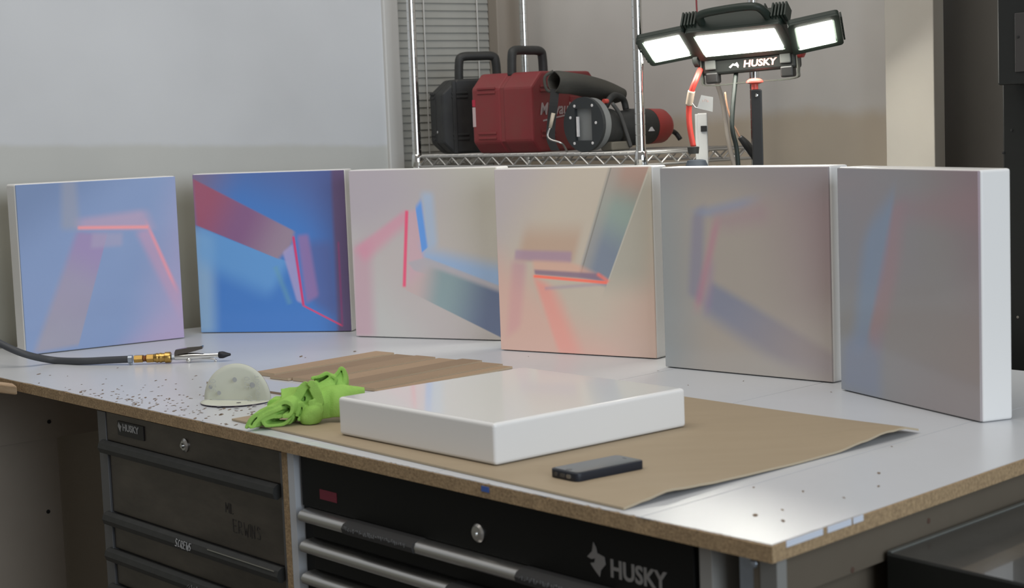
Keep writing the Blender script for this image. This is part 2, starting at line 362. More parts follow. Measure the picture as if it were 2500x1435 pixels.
# apron and legs
box('apron', right_at(.03) - RN * .02 + SU * 0.012 - ZV * .0865, RD * 1.25, -RN * .02, ZV * .065, plywood, bench, .001)
box('side_panel', right_at(.045) - RN * .05 + SU * 0.012 - ZV * .80, RD * 1.2, -RN * .018, ZV * .72, plywood, bench)
box('leg', P(.120, .022, -TZ), SU * .022, TN * .07, ZV * (TZ - .0215), mat('leg_paint', (0.30, 0.29, 0.27), 0.6), bench, .001)
box('corner_bracket', P(.046, .028, -.50), SU * .033, TN * .003, ZV * .478, zinc, bench, .0005)
lathe('bolt', P(.054, .028, -.036), -TN, [(0, .006), (.002, .006), (.004, .0045), (.005, .002)], zinc, bench, 12)
box('end_leg', P(.016, .026, -TZ), SU * .028, TN * .018, ZV * (TZ - .0215), mat('post_white', (0.22, 0.215, 0.20), 0.5), bench, .001)
# partition between the two chests: raw board edge with a white skin on one side
box('partition_board', P(1.083, .012, -TZ), SU * .017, TN * .9, ZV * (TZ - .0215), chipboard, bench)
box('partition_skin', P(1.063, .012, -TZ), SU * .019, TN * .9, ZV * (TZ - .0215), mat('skin_white', (0.50, 0.52, 0.55), 0.4), bench)
# left end of the bench: apron board and end board in the shade
box('end_apron', P(2.45, .06, -.195), SU * .02, TN * 1.1, ZV * .1735, darkwood, bench)
box('end_panel', P(2.455, .02, -TZ), SU * .018, TN * .215, ZV * (TZ - .1955), darkwood, bench)
box('back_panel', P(2.62, .10, -TZ), SU * .018, TN * 1.1, ZV * (TZ - .20), mat('pale_board', (.62, .56, .46), .6), bench)
for s, t, z in ((2.449, .20, -.075), (2.449, .215, -.155), (2.454, .20, -.37)):
    lathe('screw', P(s, t, z), -SU, [(0, .005), (.001, .005), (.0015, .002)], blackp, bench, 10)
# right side screws on the apron
for x, y in ((2267, 1271), (2081, 1391)):
    p = onplane(x, y, right_at(.03) - RN * .02 + SU * .012, RN); lathe('screw', p, RN, [(0, .004), (.0006, .004), (.001, .002)], mat('rust', (.09, .05, .035), .7), bench, 10)
tube('cable', [P(2.40, .72, -.55), P(2.25, .66, -.53), P(2.05, .60, -.52), P(1.9, .5, -.57)], .006, blackp, bench, 8, 5)

#SECTION chests
# ------------------------------------------------------------------ stainless tool chest (left)
def face_pt(s, z, t): return P(s, t, z)
chL = thing('tool_chest', 'stainless steel tool chest with black drawer grips and marker scrawl on its front', 'tool chest', P(1.45, .3, -TZ))
T1 = .020
box('body', P(1.104, T1 + .012, -TZ + .06), SU * .690, TN * .45, ZV * (TZ - .06 - .030), steel_dark, chL)
box('side_post', P(1.760, T1, -TZ + .06), SU * .034, TN * .02, ZV * (TZ - .09), steel_dark, chL, .001)
box('side_post', P(1.102, T1, -TZ + .06), SU * .018, TN * .02, ZV * (TZ - .09), steel_dark, chL, .001)
box('top_panel', P(1.121, T1 + .002, -.0865), SU * .638, TN * .012, ZV * .0565, steel, chL, .0006)
zs = [(-.0895, -.232), (-.2345, -.306), (-.3085, -.379), (-.3815, -.45), (-.4525, -.60), (-.6025, -.78)]
for i, (z1, z0) in enumerate(zs):
    dr = box('drawer', P(1.122, T1 + .004, z0 + .002), SU * .634, TN * .012, ZV * (z1 - z0 - .004), steel, chL, .0006)
    hz = .026
    prof = [(0, 0), (-.006, .001), (-.014, -.004), (-.017, -.014), (-.013, -hz + .002), (-.007, -hz), (0, -hz + .004)]
    bm = bmesh.new(); prism_bm(bm, prof, P(1.125, T1 + .003, z1 + .002), TN, ZV, SU, 0.0, .648)
    h = place('handle', bm, blackgrip, dr)
    if i == 1:
        scrawl('lettering', 'SCREWS', P(1.475, T1 - .0160, z1 - .016), -SU, (ZV * .9 + TN * .2).normalized(), .014, letter, dr, .0007)
        box('foil_edge', P(1.135, T1 - .0135, z1 - .004), SU * .225, TN * .004, ZV * .002, chrome_soft, dr)
    if i == 2: scribble('lettering', P(1.44, T1 - .0162, z1 - .018), -SU, (ZV * .9 + TN * .2).normalized(), .06, .013, letterdim, dr)
    if i == 0:
        scrawl('marker_scrawl', 'MIL', P(1.315, T1 + .0040, -.165), -SU, ZV, .018, marker, dr, .0009)
        scrawl('marker_scrawl', 'ERWINS', P(1.292, T1 + .0040, -.198), -SU, (ZV * 1.0).normalized(), .023, marker, dr, .0010, .80)
lathe('lock', P(1.446, T1 + .002, -.059), -TN, [(0, .013), (.002, .013), (.004, .010), (.005, .009), (.005, .005), (.009, .004)], chrome_soft, chL, 20)
np_ = box('name_plate', P(1.602, T1 - .0005, -.070), SU * .106, TN * .0025, ZV * .028, mat('plate_black', (.010, .008, .008), .4), chL, .0004)
text('lettering', 'HUSKY', P(1.686, T1 - .0010, -.0585), -SU, ZV, .0185, letter, np_, bold=.0006, sx=1.12)
bm = bmesh.new(); prism_bm(bm, [(0, .009), (.004, .017), (.009, .012), (.015, .010), (.010, .003), (.009, -.002), (.004, .004)], P(1.705, T1 - .0006, -.061), -SU, ZV, -TN, 0, .0006); place('logo', bm, letter, np_)
# ------------------------------------------------------------------ black tool chest (right)
chR = thing('tool_chest', 'black tool chest with chrome drawer pulls and a red sticker, under the cardboard', 'tool chest', P(.6, .3, -TZ))
box('body', P(.144, T1 + .006, -TZ + .06), SU * .916, TN * .5, ZV * (TZ - .06 - .026), blacksteel, chR, .002)
box('header', P(.150, T1, -.112), SU * .904, TN * .012, ZV * .084, blacksteel, chR, .001)
zs = [(-.112, -.162), (-.164, -.216), (-.218, -.27), (-.272, -.33), (-.332, -.43), (-.432, -.56), (-.562, -.75)]
tapes = {0: ((.904, .716), (.475, .30)), 1: ((.640, .50),), 2: ()}
for i, (z1, z0) in enumerate(zs):
    dr = box('drawer', P(.178, T1 + .002, z0 + .001), SU * .850, TN * .012, ZV * (z1 - z0 - .003), blacksteel, chR, .0006)
    prof = [(.004, 0), (-.010, .000), (-.020, -.004), (-.024, -.010), (-.022, -.018), (-.014, -.022), (.004, -.022)]
    bm = bmesh.new(); prism_bm(bm, prof, P(.175, T1, z1 - .001), TN, ZV, SU, 0, .859); h = place('handle', bm, chrome_soft, dr, True); h.data.set_sharp_from_angle(angle=math.radians(50))
    for a, b in tapes.get(i, ()):
        prof2 = [(x * 1.06 - .0012, y * 1.02 + .0004) for x, y in prof]
        bm = bmesh.new(); prism_bm(bm, prof2, P(b, T1, z1 - .001), TN, ZV, SU, 0, a - b); place('label_tape', bm, mat('label_tape', (.035, .034, .034), .6), dr)
    if i == 0:
        scribble('lettering', P(.895, T1 - .0266, z1 - .014), -SU, ZV, .16, .008, letterdim, dr)
        scribble('lettering', P(.465, T1 - .0266, z1 - .014), -SU, ZV, .13, .008, letterdim, dr)
    if i == 1: scribble('lettering', P(.63, T1 - .0266, z1 - .014), -SU, ZV, .10, .008, letterdim, dr)
box('sticker', P(.951, T1 - .0006, -.0935), SU * .049, TN * .0008, ZV * .0165, mat('sticker_red', (.16, .012, .03), .45), chR)
lathe('lock', P(.584, T1, -.083), -TN, [(0, .014), (.002, .014), (.004, .012), (.005, .011), (.0055, .004), (.008, .003)], chrome_soft, chR, 20)
text('lettering', 'HUSKY', P(.305, T1 - .0004, -.0965), -SU, ZV, .034, mat('badge_grey', (.20, .19, .18), .5), chR, bold=.0009, sx=.98)
bm = bmesh.new(); prism_bm(bm, [(0, .012), (.010, .021), (.013, .034), (.018, .027), (.020, .020), (.034, .017), (.036, .007), (.026, -.003), (.024, -.012), (.014, -.004), (.006, .004), (.014, .006), (.016, .012), (.008, .010)], P(.349, T1 - .0004, -.089), -SU, ZV, -TN, 0, .0006); place('logo', bm, MATS['badge_grey'], chR)

#SECTION panels
# ------------------------------------------------------------------ the resin panels
class Paint:
    """soft-edged colour fields laid over one another in the panel's own 0..1 coordinates"""
    def __init__(self, name, base, topix, rough=0.16, coat=0.0, gain=1.0):
        self.m = D.materials.new(name); self.m.use_nodes = True; self.nt = self.m.node_tree; self.b = self.nt.nodes['Principled BSDF']
        self.b.inputs['Roughness'].default_value = rough; self.b.inputs['Coat Weight'].default_value = coat
        uv = self.nt.nodes.new('ShaderNodeUVMap'); uv.uv_map = 'face'; self.uv = uv.outputs[0]; self.topix = topix; self.gain = gain
        self.cur = None; self.base(base)
    def c(self, col):
        l = lin(col); g = sum(l) / 3
        return (*[(v * .9 + g * .1) * self.gain for v in l], 1)
    def node(self, t, **k):
        n = self.nt.nodes.new(t)
        for a, v in k.items(): setattr(n, a, v)
        return n
    def base(self, col): r = self.node('ShaderNodeRGB'); r.outputs[0].default_value = self.c(col); self.cur = r.outputs[0]
    def half(self, a, b, soft):
        """1 on the left of a->b (counter-clockwise inside)"""
        d = (b[0] - a[0], b[1] - a[1]); l = math.hypot(*d) or 1; n = (-d[1] / l, d[0] / l); c = -(n[0] * a[0] + n[1] * a[1])
        dot = self.node('ShaderNodeVectorMath', operation='DOT_PRODUCT'); dot.inputs[1].default_value = (n[0], n[1], 0); self.nt.links.new(self.uv, dot.inputs[0])
        mr = self.node('ShaderNodeMapRange', interpolation_type='SMOOTHSTEP'); mr.inputs[1].default_value = -soft - c; mr.inputs[2].default_value = soft - c
        self.nt.links.new(dot.outputs['Value'], mr.inputs[0]); return mr.outputs[0]
    def ramp(self, a, b):
        d = (b[0] - a[0], b[1] - a[1]); l2 = d[0] ** 2 + d[1] ** 2
        dot = self.node('ShaderNodeVectorMath', operation='DOT_PRODUCT'); dot.inputs[1].default_value = (d[0] / l2, d[1] / l2, 0); self.nt.links.new(self.uv, dot.inputs[0])
        o = (a[0] * d[0] + a[1] * d[1]) / l2
        mr = self.node('ShaderNodeMapRange', interpolation_type='SMOOTHSTEP'); mr.inputs[1].default_value = o; mr.inputs[2].default_value = o + 1
        self.nt.links.new(dot.outputs['Value'], mr.inputs[0]); return mr.outputs[0]
    def mul(self, a, b):
        n = self.node('ShaderNodeMath', operation='MULTIPLY')
        self.nt.links.new(a, n.inputs[0])
        if isinstance(b, (int, float)): n.inputs[1].default_value = b
        else: self.nt.links.new(b, n.inputs[1])
        return n.outputs[0]
    def over(self, mask, col):
        mx = self.node('ShaderNodeMix', data_type='RGBA'); self.nt.links.new(mask, mx.inputs[0]); self.nt.links.new(self.cur, mx.inputs[6])
        if isinstance(col, tuple): mx.inputs[7].default_value = self.c(col)
        else: self.nt.links.new(col, mx.inputs[7])
        self.cur = mx.outputs[2]
    def colmix(self, stops):
        """stops: colour or (c1, pA, c2, pB[, c3, pC]) along pixel points"""
        if len(stops) == 3 and not isinstance(stops[0], tuple): return stops
        r = self.node('ShaderNodeRGB'); r.outputs[0].default_value = self.c(stops[0]); cur = r.outputs[0]
        for i in range(0, len(stops) - 2, 2):
            t = self.ramp(self.topix(*stops[i + 1]), self.topix(*stops[i + 3])); mx = self.node('ShaderNodeMix', data_type='RGBA')
            self.nt.links.new(t, mx.inputs[0]); self.nt.links.new(cur, mx.inputs[6]); mx.inputs[7].default_value = self.c(stops[i + 2]); cur = mx.outputs[2]
        return cur
    def poly(self, pts, col, alpha=1.0, soft=0.02):
        uv = [self.topix(*p) for p in pts]
        ar = sum(uv[i][0] * uv[(i + 1) % len(uv)][1] - uv[(i + 1) % len(uv)][0] * uv[i][1] for i in range(len(uv)))
        sf = soft if isinstance(soft, (list, tuple)) else [soft] * len(uv)
        if ar < 0: uv = uv[::-1]; sf = list(sf)[::-1]; sf = sf[1:] + sf[:1]
        mk = None
        for i in range(len(uv)):
            h = self.half(uv[i], uv[(i + 1) % len(uv)], sf[i]); mk = h if mk is None else self.mul(mk, h)
        if alpha != 1: mk = self.mul(mk, alpha)
        self.over(mk, self.colmix(col)); return self
    def line(self, a, b, wpx, col, alpha=1.0, soft=0.006, ends=0.01):
        ax = Vector((b[0] - a[0], b[1] - a[1])).normalized(); n = Vector((-ax.y, ax.x)) * wpx / 2
        return self.poly([(a[0] + n.x, a[1] + n.y), (b[0] + n.x, b[1] + n.y), (b[0] - n.x, b[1] - n.y), (a[0] - n.x, a[1] - n.y)], col, alpha, [soft, ends, soft, ends])
    def wash(self, a, b, col, alpha=1.0):
        """gradient from nothing at a to full at b"""
        t = self.ramp(self.topix(*a), self.topix(*b)); t = self.mul(t, alpha); self.over(t, col); return self
    def done(self): self.nt.links.new(self.cur, self.b.inputs['Base Color']); return self.m
PAN = {1: (-1.15872, 4.03786, 34.466), 2: (-.80118, 4.36009, -13.072), 3: (-.38619, 4.16105, -27.437), 4: (-.03071, 3.81385, -35.572), 5: (.30592, 3.45927, -44.756), 6: (.59347, 3.09473, -67.949)}
def panel_frame(i):
    x, y, th = PAN[i]; th = math.radians(th)
    return Vector((x, y, TZ + .0006)), Vector((math.cos(th), math.sin(th), 0)), Vector((-math.sin(th), math.cos(th), 0))
def topix(i):
    o, u, n = panel_frame(i)
    def f(x, y):
        q = onplane(x, y, o, n) - o; return (q.dot(u) / W, q.z / W)
    return f
def build_panel(i, name, label, face_mat):
    o, u, n = panel_frame(i)
    t = thing(name, label, 'panel', o + u * W / 2 + n * PT / 2, 'square resin panels')
    box('box_body', o + n * .0035, u * W, n * (PT - .0035), ZV * W, body_white, t, .0045, 3, False)
    bm = bmesh.new(); e = .0016
    bbox_bm(bm, o + u * e + ZV * e, u * (W - 2 * e), n * .005, ZV * (W - 2 * e), .0012, 2)
    uvl = bm.loops.layers.uv.new('face')
    for f in bm.faces:
        for l in f.loops: q = l.vert.co - o; l[uvl].uv = (q.dot(u) / W, q.z / W)
    place('front_sheet', bm, face_mat, t)
    return t
# 1: pale blue
p = Paint('paint_blue_arch', (122, 143, 182), topix(1), .10, gain=1.45)
p.wash((330, 600), (470, 640), (156, 148, 182), .8).wash((200, 560), (120, 440), (104, 124, 160), .7)
p.poly([(150, 440), (185, 440), (195, 560), (150, 560)], (146, 148, 160), .6, .03)
p.poly([(195, 560), (190, 535), (355, 512), (375, 560)], (182, 150, 172), .6, [.05, .03, .05, .02])
p.poly([(188, 566), (262, 572), (192, 842), (84, 862)], ((150, 128, 168), (215, 600), (150, 140, 160), (170, 700), (152, 146, 158), (130, 840)), .85, [.02, .006, .02, .03])
p.poly([(225, 568), (300, 568), (298, 600), (222, 606)], (158, 150, 176), .6, .02)
p.poly([(330, 568), (366, 556), (446, 720), (448, 800), (402, 712)], (176, 142, 172), .75, [.03, .01, .04, .05, .03])
p.wash((400, 720), (455, 800), (166, 148, 180), .8)
p.line((190, 556), (362, 554), 7, (240, 142, 136), .85, .012).line((363, 555), (425, 695), 6, (234, 138, 142), .75, .013, .08)
m1 = p.done()
# 2: deep blue with red bar
p = Paint('paint_deep_blue', (54, 108, 174), topix(2), .14, gain=1.75)
p.wash((650, 560), (700, 400), (74, 92, 142), .9).wash((700, 500), (850, 470), (70, 78, 128), .7).wash((600, 470), (465, 415), (108, 96, 124), 1)
p.poly([(470, 560), (520, 575), (525, 815), (485, 815)], (126, 156, 180), .85, [.05, .06, .05, .02])
p.poly([(478, 552), (706, 640), (660, 720), (480, 640)], (88, 142, 190), .7, [.008, .05, .08, .05])
p.poly([(470, 436), (738, 574), (712, 600), (704, 642), (478, 549)], ((140, 76, 98), (500, 490), (118, 82, 118), (590, 540), (134, 116, 132), (700, 600)), 1, [.008, .02, .02, .005, .02])
p.poly([(808, 410), (850, 410), (862, 815), (825, 815)], (88, 72, 104), .95, .018)
p.poly([(745, 590), (812, 590), (830, 780), (760, 740)], (80, 82, 128), .6, .05)
p.poly([(690, 615), (715, 595), (742, 742), (725, 735)], (152, 138, 176), .75, .012)
p.poly([(726, 575), (752, 572), (778, 722), (748, 740)], (132, 100, 146), .8, .02)
p.line((672, 650), (708, 742), 10, (92, 142, 152), .5, .02)
p.line((716, 577), (741, 746), 6, (186, 46, 98), 1, .006).line((741, 746), (836, 795), 4, (196, 54, 96), .95, .005).line((826, 590), (836, 795), 5, (128, 58, 104), .7, .006)
m2 = p.done()
# 3: grey white with a crimson edge and a teal bar
p = Paint('paint_grey_teal', (170, 162, 160), topix(3), .2, gain=1.72)
p.wash((900, 640), (860, 500), (158, 150, 158), .8).wash((980, 580), (1220, 440), (168, 166, 151), .8).wash((1050, 760), (960, 840), (172, 172, 168), .8)
p.poly([(862, 600), (905, 580), (915, 822), (868, 822)], (176, 136, 150), .7, [.05, .05, .03, .02])
p.poly([(988, 513), (994, 545), (890, 640), (866, 606)], (196, 122, 146), .6, [.02, .04, .04, .02])
p.poly([(996, 516), (1030, 508), (1044, 720), (996, 706)], (186, 146, 158), .7, .02)
p.poly([(1028, 470), (1056, 470), (1068, 600), (1040, 612)], (146, 166, 190), .8, .03)
p.poly([(1026, 606), (1230, 652), (1228, 706), (1038, 634)], (130, 160, 196), .9, [.06, .02, .01, .02])
p.poly([(996, 640), (1040, 628), (1226, 700), (1226, 730), (1010, 660)], (160, 156, 162), .9, [.01, .008, .02, .01, .01])
p.poly([(984, 704), (1050, 650), (1232, 716), (1232, 828)], ((176, 156, 154), (1010, 700), (122, 144, 148), (1080, 720), (88, 102, 132), (1200, 770)), .95, [.05, .02, .02, .005])
p.poly([(1014, 506), (1028, 488), (1044, 604), (1030, 616)], (84, 138, 206), 1, [.02, .012, .006, .006])
p.line((993, 514), (987, 700), 8, (212, 66, 106), .95, .008)
m3 = p.done()
# 4: beige with an orange corner and a slanting bar
p = Paint('paint_beige_orange', (178, 167, 152), topix(4), .22, gain=1.72)
p.wash((1320, 600), (1200, 500), (164, 156, 160), .8).wash((1400, 780), (1500, 890), (188, 160, 148), .8)
p.poly([(1582, 418), (1600, 430), (1590, 700), (1480, 696)], (152, 152, 142), .7, [.02, .1, .1, .006])
p.poly([(1492, 400), (1586, 400), (1480, 698), (1414, 672)], ((158, 128, 116), (1540, 420), (128, 148, 142), (1520, 520), (106, 120, 140), (1480, 620)), .9, [.02, .005, .02, .02])
p.poly([(1488, 400), (1520, 400), (1436, 672), (1414, 672)], (154, 150, 142), .6, [.02, .04, .02, .006])
p.line((1492, 408), (1418, 668), 3, (116, 112, 106), .7, .004)
p.line((1580, 424), (1482, 694), 3, (178, 176, 166), .6, .004)
p.poly([(1280, 560), (1420, 560), (1400, 640), (1264, 636)], (172, 140, 118), .7, [.08, .03, .02, .04])
p.poly([(1258, 610), (1396, 614), (1394, 642), (1256, 634)], (150, 122, 150), .7, .014)
p.poly([(1250, 636), (1285, 640), (1270, 800), (1238, 820)], (172, 132, 144), .7, .03)
p.poly([(1300, 636), (1400, 640), (1480, 680), (1305, 668)], (204, 150, 130), .6, .02)
p.poly([(1302, 676), (1350, 700), (1420, 870), (1368, 870)], (218, 126, 116), .7, [.03, .06, .06, .02])
p.wash((1500, 800), (1440, 900), (206, 150, 138), .5)
p.poly([(1304, 658), (1468, 668), (1476, 684), (1306, 670)], (122, 104, 126), .85, .010)
p.line((1330, 704), (1480, 692), 7, (150, 132, 152), .6, .012).line((1303, 674), (1482, 690), 7, (238, 104, 80), .95, .006).line((1458, 668), (1486, 688), 7, (230, 112, 90), .8, .012)
m4 = p.done()
# 5: smoky grey pink
p = Paint('paint_smoky_rose', (147, 139, 131), topix(5), .13, gain=1.75)
p.wash((1740, 600), (1610, 600), (128, 133, 135), .9).wash((1800, 620), (2060, 520), (132, 115, 120), .9).wash((1800, 520), (1800, 400), (126, 122, 124), .7).wash((1750, 800), (1800, 950), (152, 146, 140), .8)
p.poly([(1690, 520), (1720, 500), (1715, 740), (1680, 720)], (118, 116, 136), .7, .03)
p.poly([(1695, 515), (1840, 480), (1830, 505), (1720, 530)], (120, 132, 156), .75, [.03, .07, .03, .03])
p.poly([(1735, 525), (1870, 490), (1880, 540), (1760, 565)], (142, 116, 126), .5, .06)
p.poly([(1736, 688), (2045, 868), (2045, 930), (1900, 890), (1716, 760)], ((110, 116, 138), (1760, 730), (136, 126, 128), (1990, 890)), .8, [.03, .05, .06, .06, .03])
p.line((1750, 540), (1703, 750), 18, (162, 110, 128), .6, .024, .06)
p.line((1738, 640), (1725, 760), 16, (140, 116, 140), .5, .03, .05)
m5 = p.done()
# 6: dim grey blue
p = Paint('paint_dim_grey', (124, 122, 124), topix(6), .11, gain=1.85)
p.wash((2150, 700), (2030, 800), (120, 124, 126), .8).wash((2250, 560), (2400, 450), (122, 106, 114), .8).wash((2280, 700), (2400, 900), (126, 118, 118), .8)
p.poly([(2112, 560), (2184, 470), (2166, 640), (2110, 860), (2080, 860)], (108, 128, 152), .75, [.06, .02, .025, .05, .06])
p.poly([(2060, 830), (2150, 800), (2150, 980), (2055, 950)], (110, 119, 140), .7, .06)
p.poly([(2180, 500), (2210, 490), (2190, 700), (2140, 860), (2120, 820)], (140, 114, 120), .6, [.04, .06, .06, .05, .025])
p.poly([(2190, 490), (2400, 455), (2400, 560), (2190, 530)], (134, 110, 117), .5, .07)
m6 = p.done()
build_panel(1, 'resin_panel', 'pale blue panel with a glowing pink arch line, leftmost on the bench', m1)
build_panel(2, 'resin_panel', 'deep blue panel crossed by a dull red bar, second from the left', m2)
build_panel(3, 'resin_panel', 'grey white panel with a crimson edge and dark teal bar, partly behind the beige panel', m3)
build_panel(4, 'resin_panel', 'beige panel with an orange corner line and a slanting teal bar', m4)
build_panel(5, 'resin_panel', 'smoky rose grey panel standing fifth from the left', m5)
build_panel(6, 'resin_panel', 'dim grey blue panel showing its broad white side, rightmost on the bench', m6)
# blank panel lying on the cardboard
FZ = .0048
fo = Vector((-.03404, 2.50371, TZ + FZ)); fa = math.radians(40.126); fu = Vector((math.cos(fa), math.sin(fa), 0)); fn = Vector((-fu.y, fu.x, 0))
ft = thing('resin_panel', 'blank white panel lying flat on the brown cardboard', 'panel', fo + (fu + fn) * W / 2, 'square resin panels')
box('box_body', fo, fu * W, fn * W, ZV * PT, body_white, ft, .0055, 4)
box('front_sheet', fo + (fu + fn) * .0062 + ZV * (PT - .004), fu * (W - .0124), fn * (W - .0124), ZV * .0043, gloss_white, ft)

#SECTION bench things
# ------------------------------------------------------------------ cardboard sheet
cL, cF, cR = onz(566, 1027), onz(1523, 1246), onz(2243, 1057); cB = cL + (cR - cF)
prof = [(0, 0), (.06, .004), (.13, .009), (.20, .006), (.28, .0035), (.40, .002), (.55, .0005), (.68, .001), (.79, .007), (.87, .0125), (.95, .009), (1, .001)]
def lerp_prof(r):
    for (a, x), (b, y) in zip(prof, prof[1:]):
        if r <= b: k = (r - a) / (b - a); k = k * k * (3 - 2 * k); return x + (y - x) * k
    return prof[-1][1]
bm = bmesh.new(); NA, NB = 48, 40; grid = []
for i in range(NA + 1):
    a = i / NA; row = []
    for j in range(NB + 1):
        b = j / NB
        p = cL.lerp(cF, a).lerp(cB.lerp(cR, a), b)
        lift = lerp_prof(b) * math.exp(-((1 - a) / .10) ** 2)
        if b > .9: lift += .002 * math.exp(-((1 - a) / .2) ** 2)
        row.append((p + ZV * (lift + .0007)))
    grid.append(row)
lov = [[bm.verts.new(p) for p in r] for r in grid]; hiv = [[bm.verts.new(p + ZV * .0032) for p in r] for r in grid]
for i in range(NA):
    for j in range(NB):
        bm.faces.new((hiv[i][j], hiv[i + 1][j], hiv[i + 1][j + 1], hiv[i][j + 1])); bm.faces.new((lov[i][j], lov[i][j + 1], lov[i + 1][j + 1], lov[i + 1][j]))
rim = [(i, 0) for i in range(NA)] + [(NA, j) for j in range(NB)] + [(i, NB) for i in range(NA, 0, -1)] + [(0, j) for j in range(NB, 0, -1)]
ef = []
for k in range(len(rim)):
    (i, j), (i2, j2) = rim[k], rim[(k + 1) % len(rim)]
    f = bm.faces.new((lov[i][j], lov[i2][j2], hiv[i2][j2], hiv[i][j])); f.material_index = 1
cb = place('cardboard_sheet', bm, cardm, None, True, mats=[cardm, cardedge]); cb.data.set_sharp_from_angle(angle=math.radians(50))
tag(cb, 'flat brown cardboard sheet with a curling right edge on the bench', 'cardboard')
CT = .0042
# ------------------------------------------------------------------ phone
ph = thing('phone', 'dark cased phone lying screen up on the cardboard', 'phone', Vector((.112, 2.43, TZ + CT)))
pa = math.radians(37.4); pu = Vector((math.cos(pa), math.sin(pa), 0)); pv = Vector((-pu.y, pu.x, 0)); pc = Vector((.1135, 2.4305, TZ + CT))
prism('case', rrect(.0645, .031, .009), pc, pu, pv, ZV, 0.0, .0128, mat('case_navy', (.012, .015, .024), .45), ph, .0015, True)
prism('screen', rrect(.0605, .0272, .007), pc, pu, pv, ZV, .0122, .0133, mat('phone_glass', (.05, .055, .06), .12), ph)
prism('speaker_slot', rrect(.0045, .0005, .0004), pc + pu * .052, pv, pu, ZV, .0133, .0135, blackp, ph)
prism('home_button', rrect(.0045, .0045, .0044), pc - pu * .053, pu, pv, ZV, .0133, .0136, mat('button_glass', (.03, .032, .035), .2), ph)
for k, (yy, w_) in enumerate(((-.013, .005), (0, .0055), (.015, .0035))):
    prism('port', rrect(w_, .0028, .0026), pc - pu * .0645 + pv * yy + ZV * .0065, pv, ZV, -pu, -.0002, .0009, mat('port_metal', (.20, .19, .17), .4, metal=.4) if k == 0 else mat('port_grey', (.06, .058, .055), .5), ph)
# ------------------------------------------------------------------ mdf strips
SZ = .0062
strips = [((617, 908), (918, 859)), ((661, 918), (954, 862.5)), ((699, 921), (1003, 867.5)), ((742, 929), (1058, 872)), ((790, 935), (1128, 877.5)), ((868, 943), (1181, 884)), ((915, 951), (1229, 891))]
rows = ['first and farthest', 'second', 'third', 'middle', 'fifth', 'sixth', 'seventh and nearest']
MDFV = [mat('mdf_strip_%s' % n_, tuple(v * f_ for v in (0.37, 0.26, 0.165)), 0.7, noise=(8, 0.4, tuple(v * f_ for v in (0.31, 0.215, 0.135)))) for n_, f_ in (('warm', 1.12), ('dark', .84), ('plain', .98))]
sdir = Vector((math.cos(math.radians(47.3)), math.sin(math.radians(47.3)), 0)); sside = Vector((sdir.y, -sdir.x, 0)); so_ = onz(918, 859, SZ)
for k, (l, r) in enumerate(strips):
    d = sdir; side = sside; wd = .0590 if k < 6 else .030; off_ = so_ + side * (.0665 * k)
    la_ = (onz(*l, SZ) - off_).dot(d); lb_ = (onz(*r, SZ) - off_).dot(d); a = off_ + d * la_; ln = lb_ - la_
    o = box('mdf_strip', a - ZV * (SZ - .0004) + side * .0004, d * ln, side * wd, ZV * (.0048 + (.0034, .0010, .0028, .0008, .0034, .0012, .0)[k]), MDFV[k % 3], None, .0005, 1)
    o.data.materials.append(mat('mdf_edge_pale', (.50, .385, .265), .8))
    for f_ in o.data.polygons:
        if abs(f_.normal.z) < .5: f_.material_index = 1
    tag(o, 'brown mdf strip lying on the bench, %s of the row seen from the white panel' % {0: 'seventh', 1: 'sixth', 2: 'fifth', 3: 'fourth', 4: 'third', 5: 'second', 6: 'first'}[k], 'wood strip', 'brown mdf strips laid side by side')
# ------------------------------------------------------------------ laminate offcut
a = onz(504, 931, .005); b = onz(700, 960, .005); d = (b - a).normalized(); nn = Vector((-d.y, d.x, 0))
off = thing('laminate_offcut', 'narrow white topped board offcut with brown edge behind the sanding disc', 'board', a + d * .15 + nn * .04 - ZV * .005)
box('core', a - ZV * .0048, d * .36, nn * .085, ZV * .0042, mdfedge, off, .0003, 1)
box('white_skin', a - ZV * .0006, d * .36, nn * .085, ZV * .0007, laminate, off)
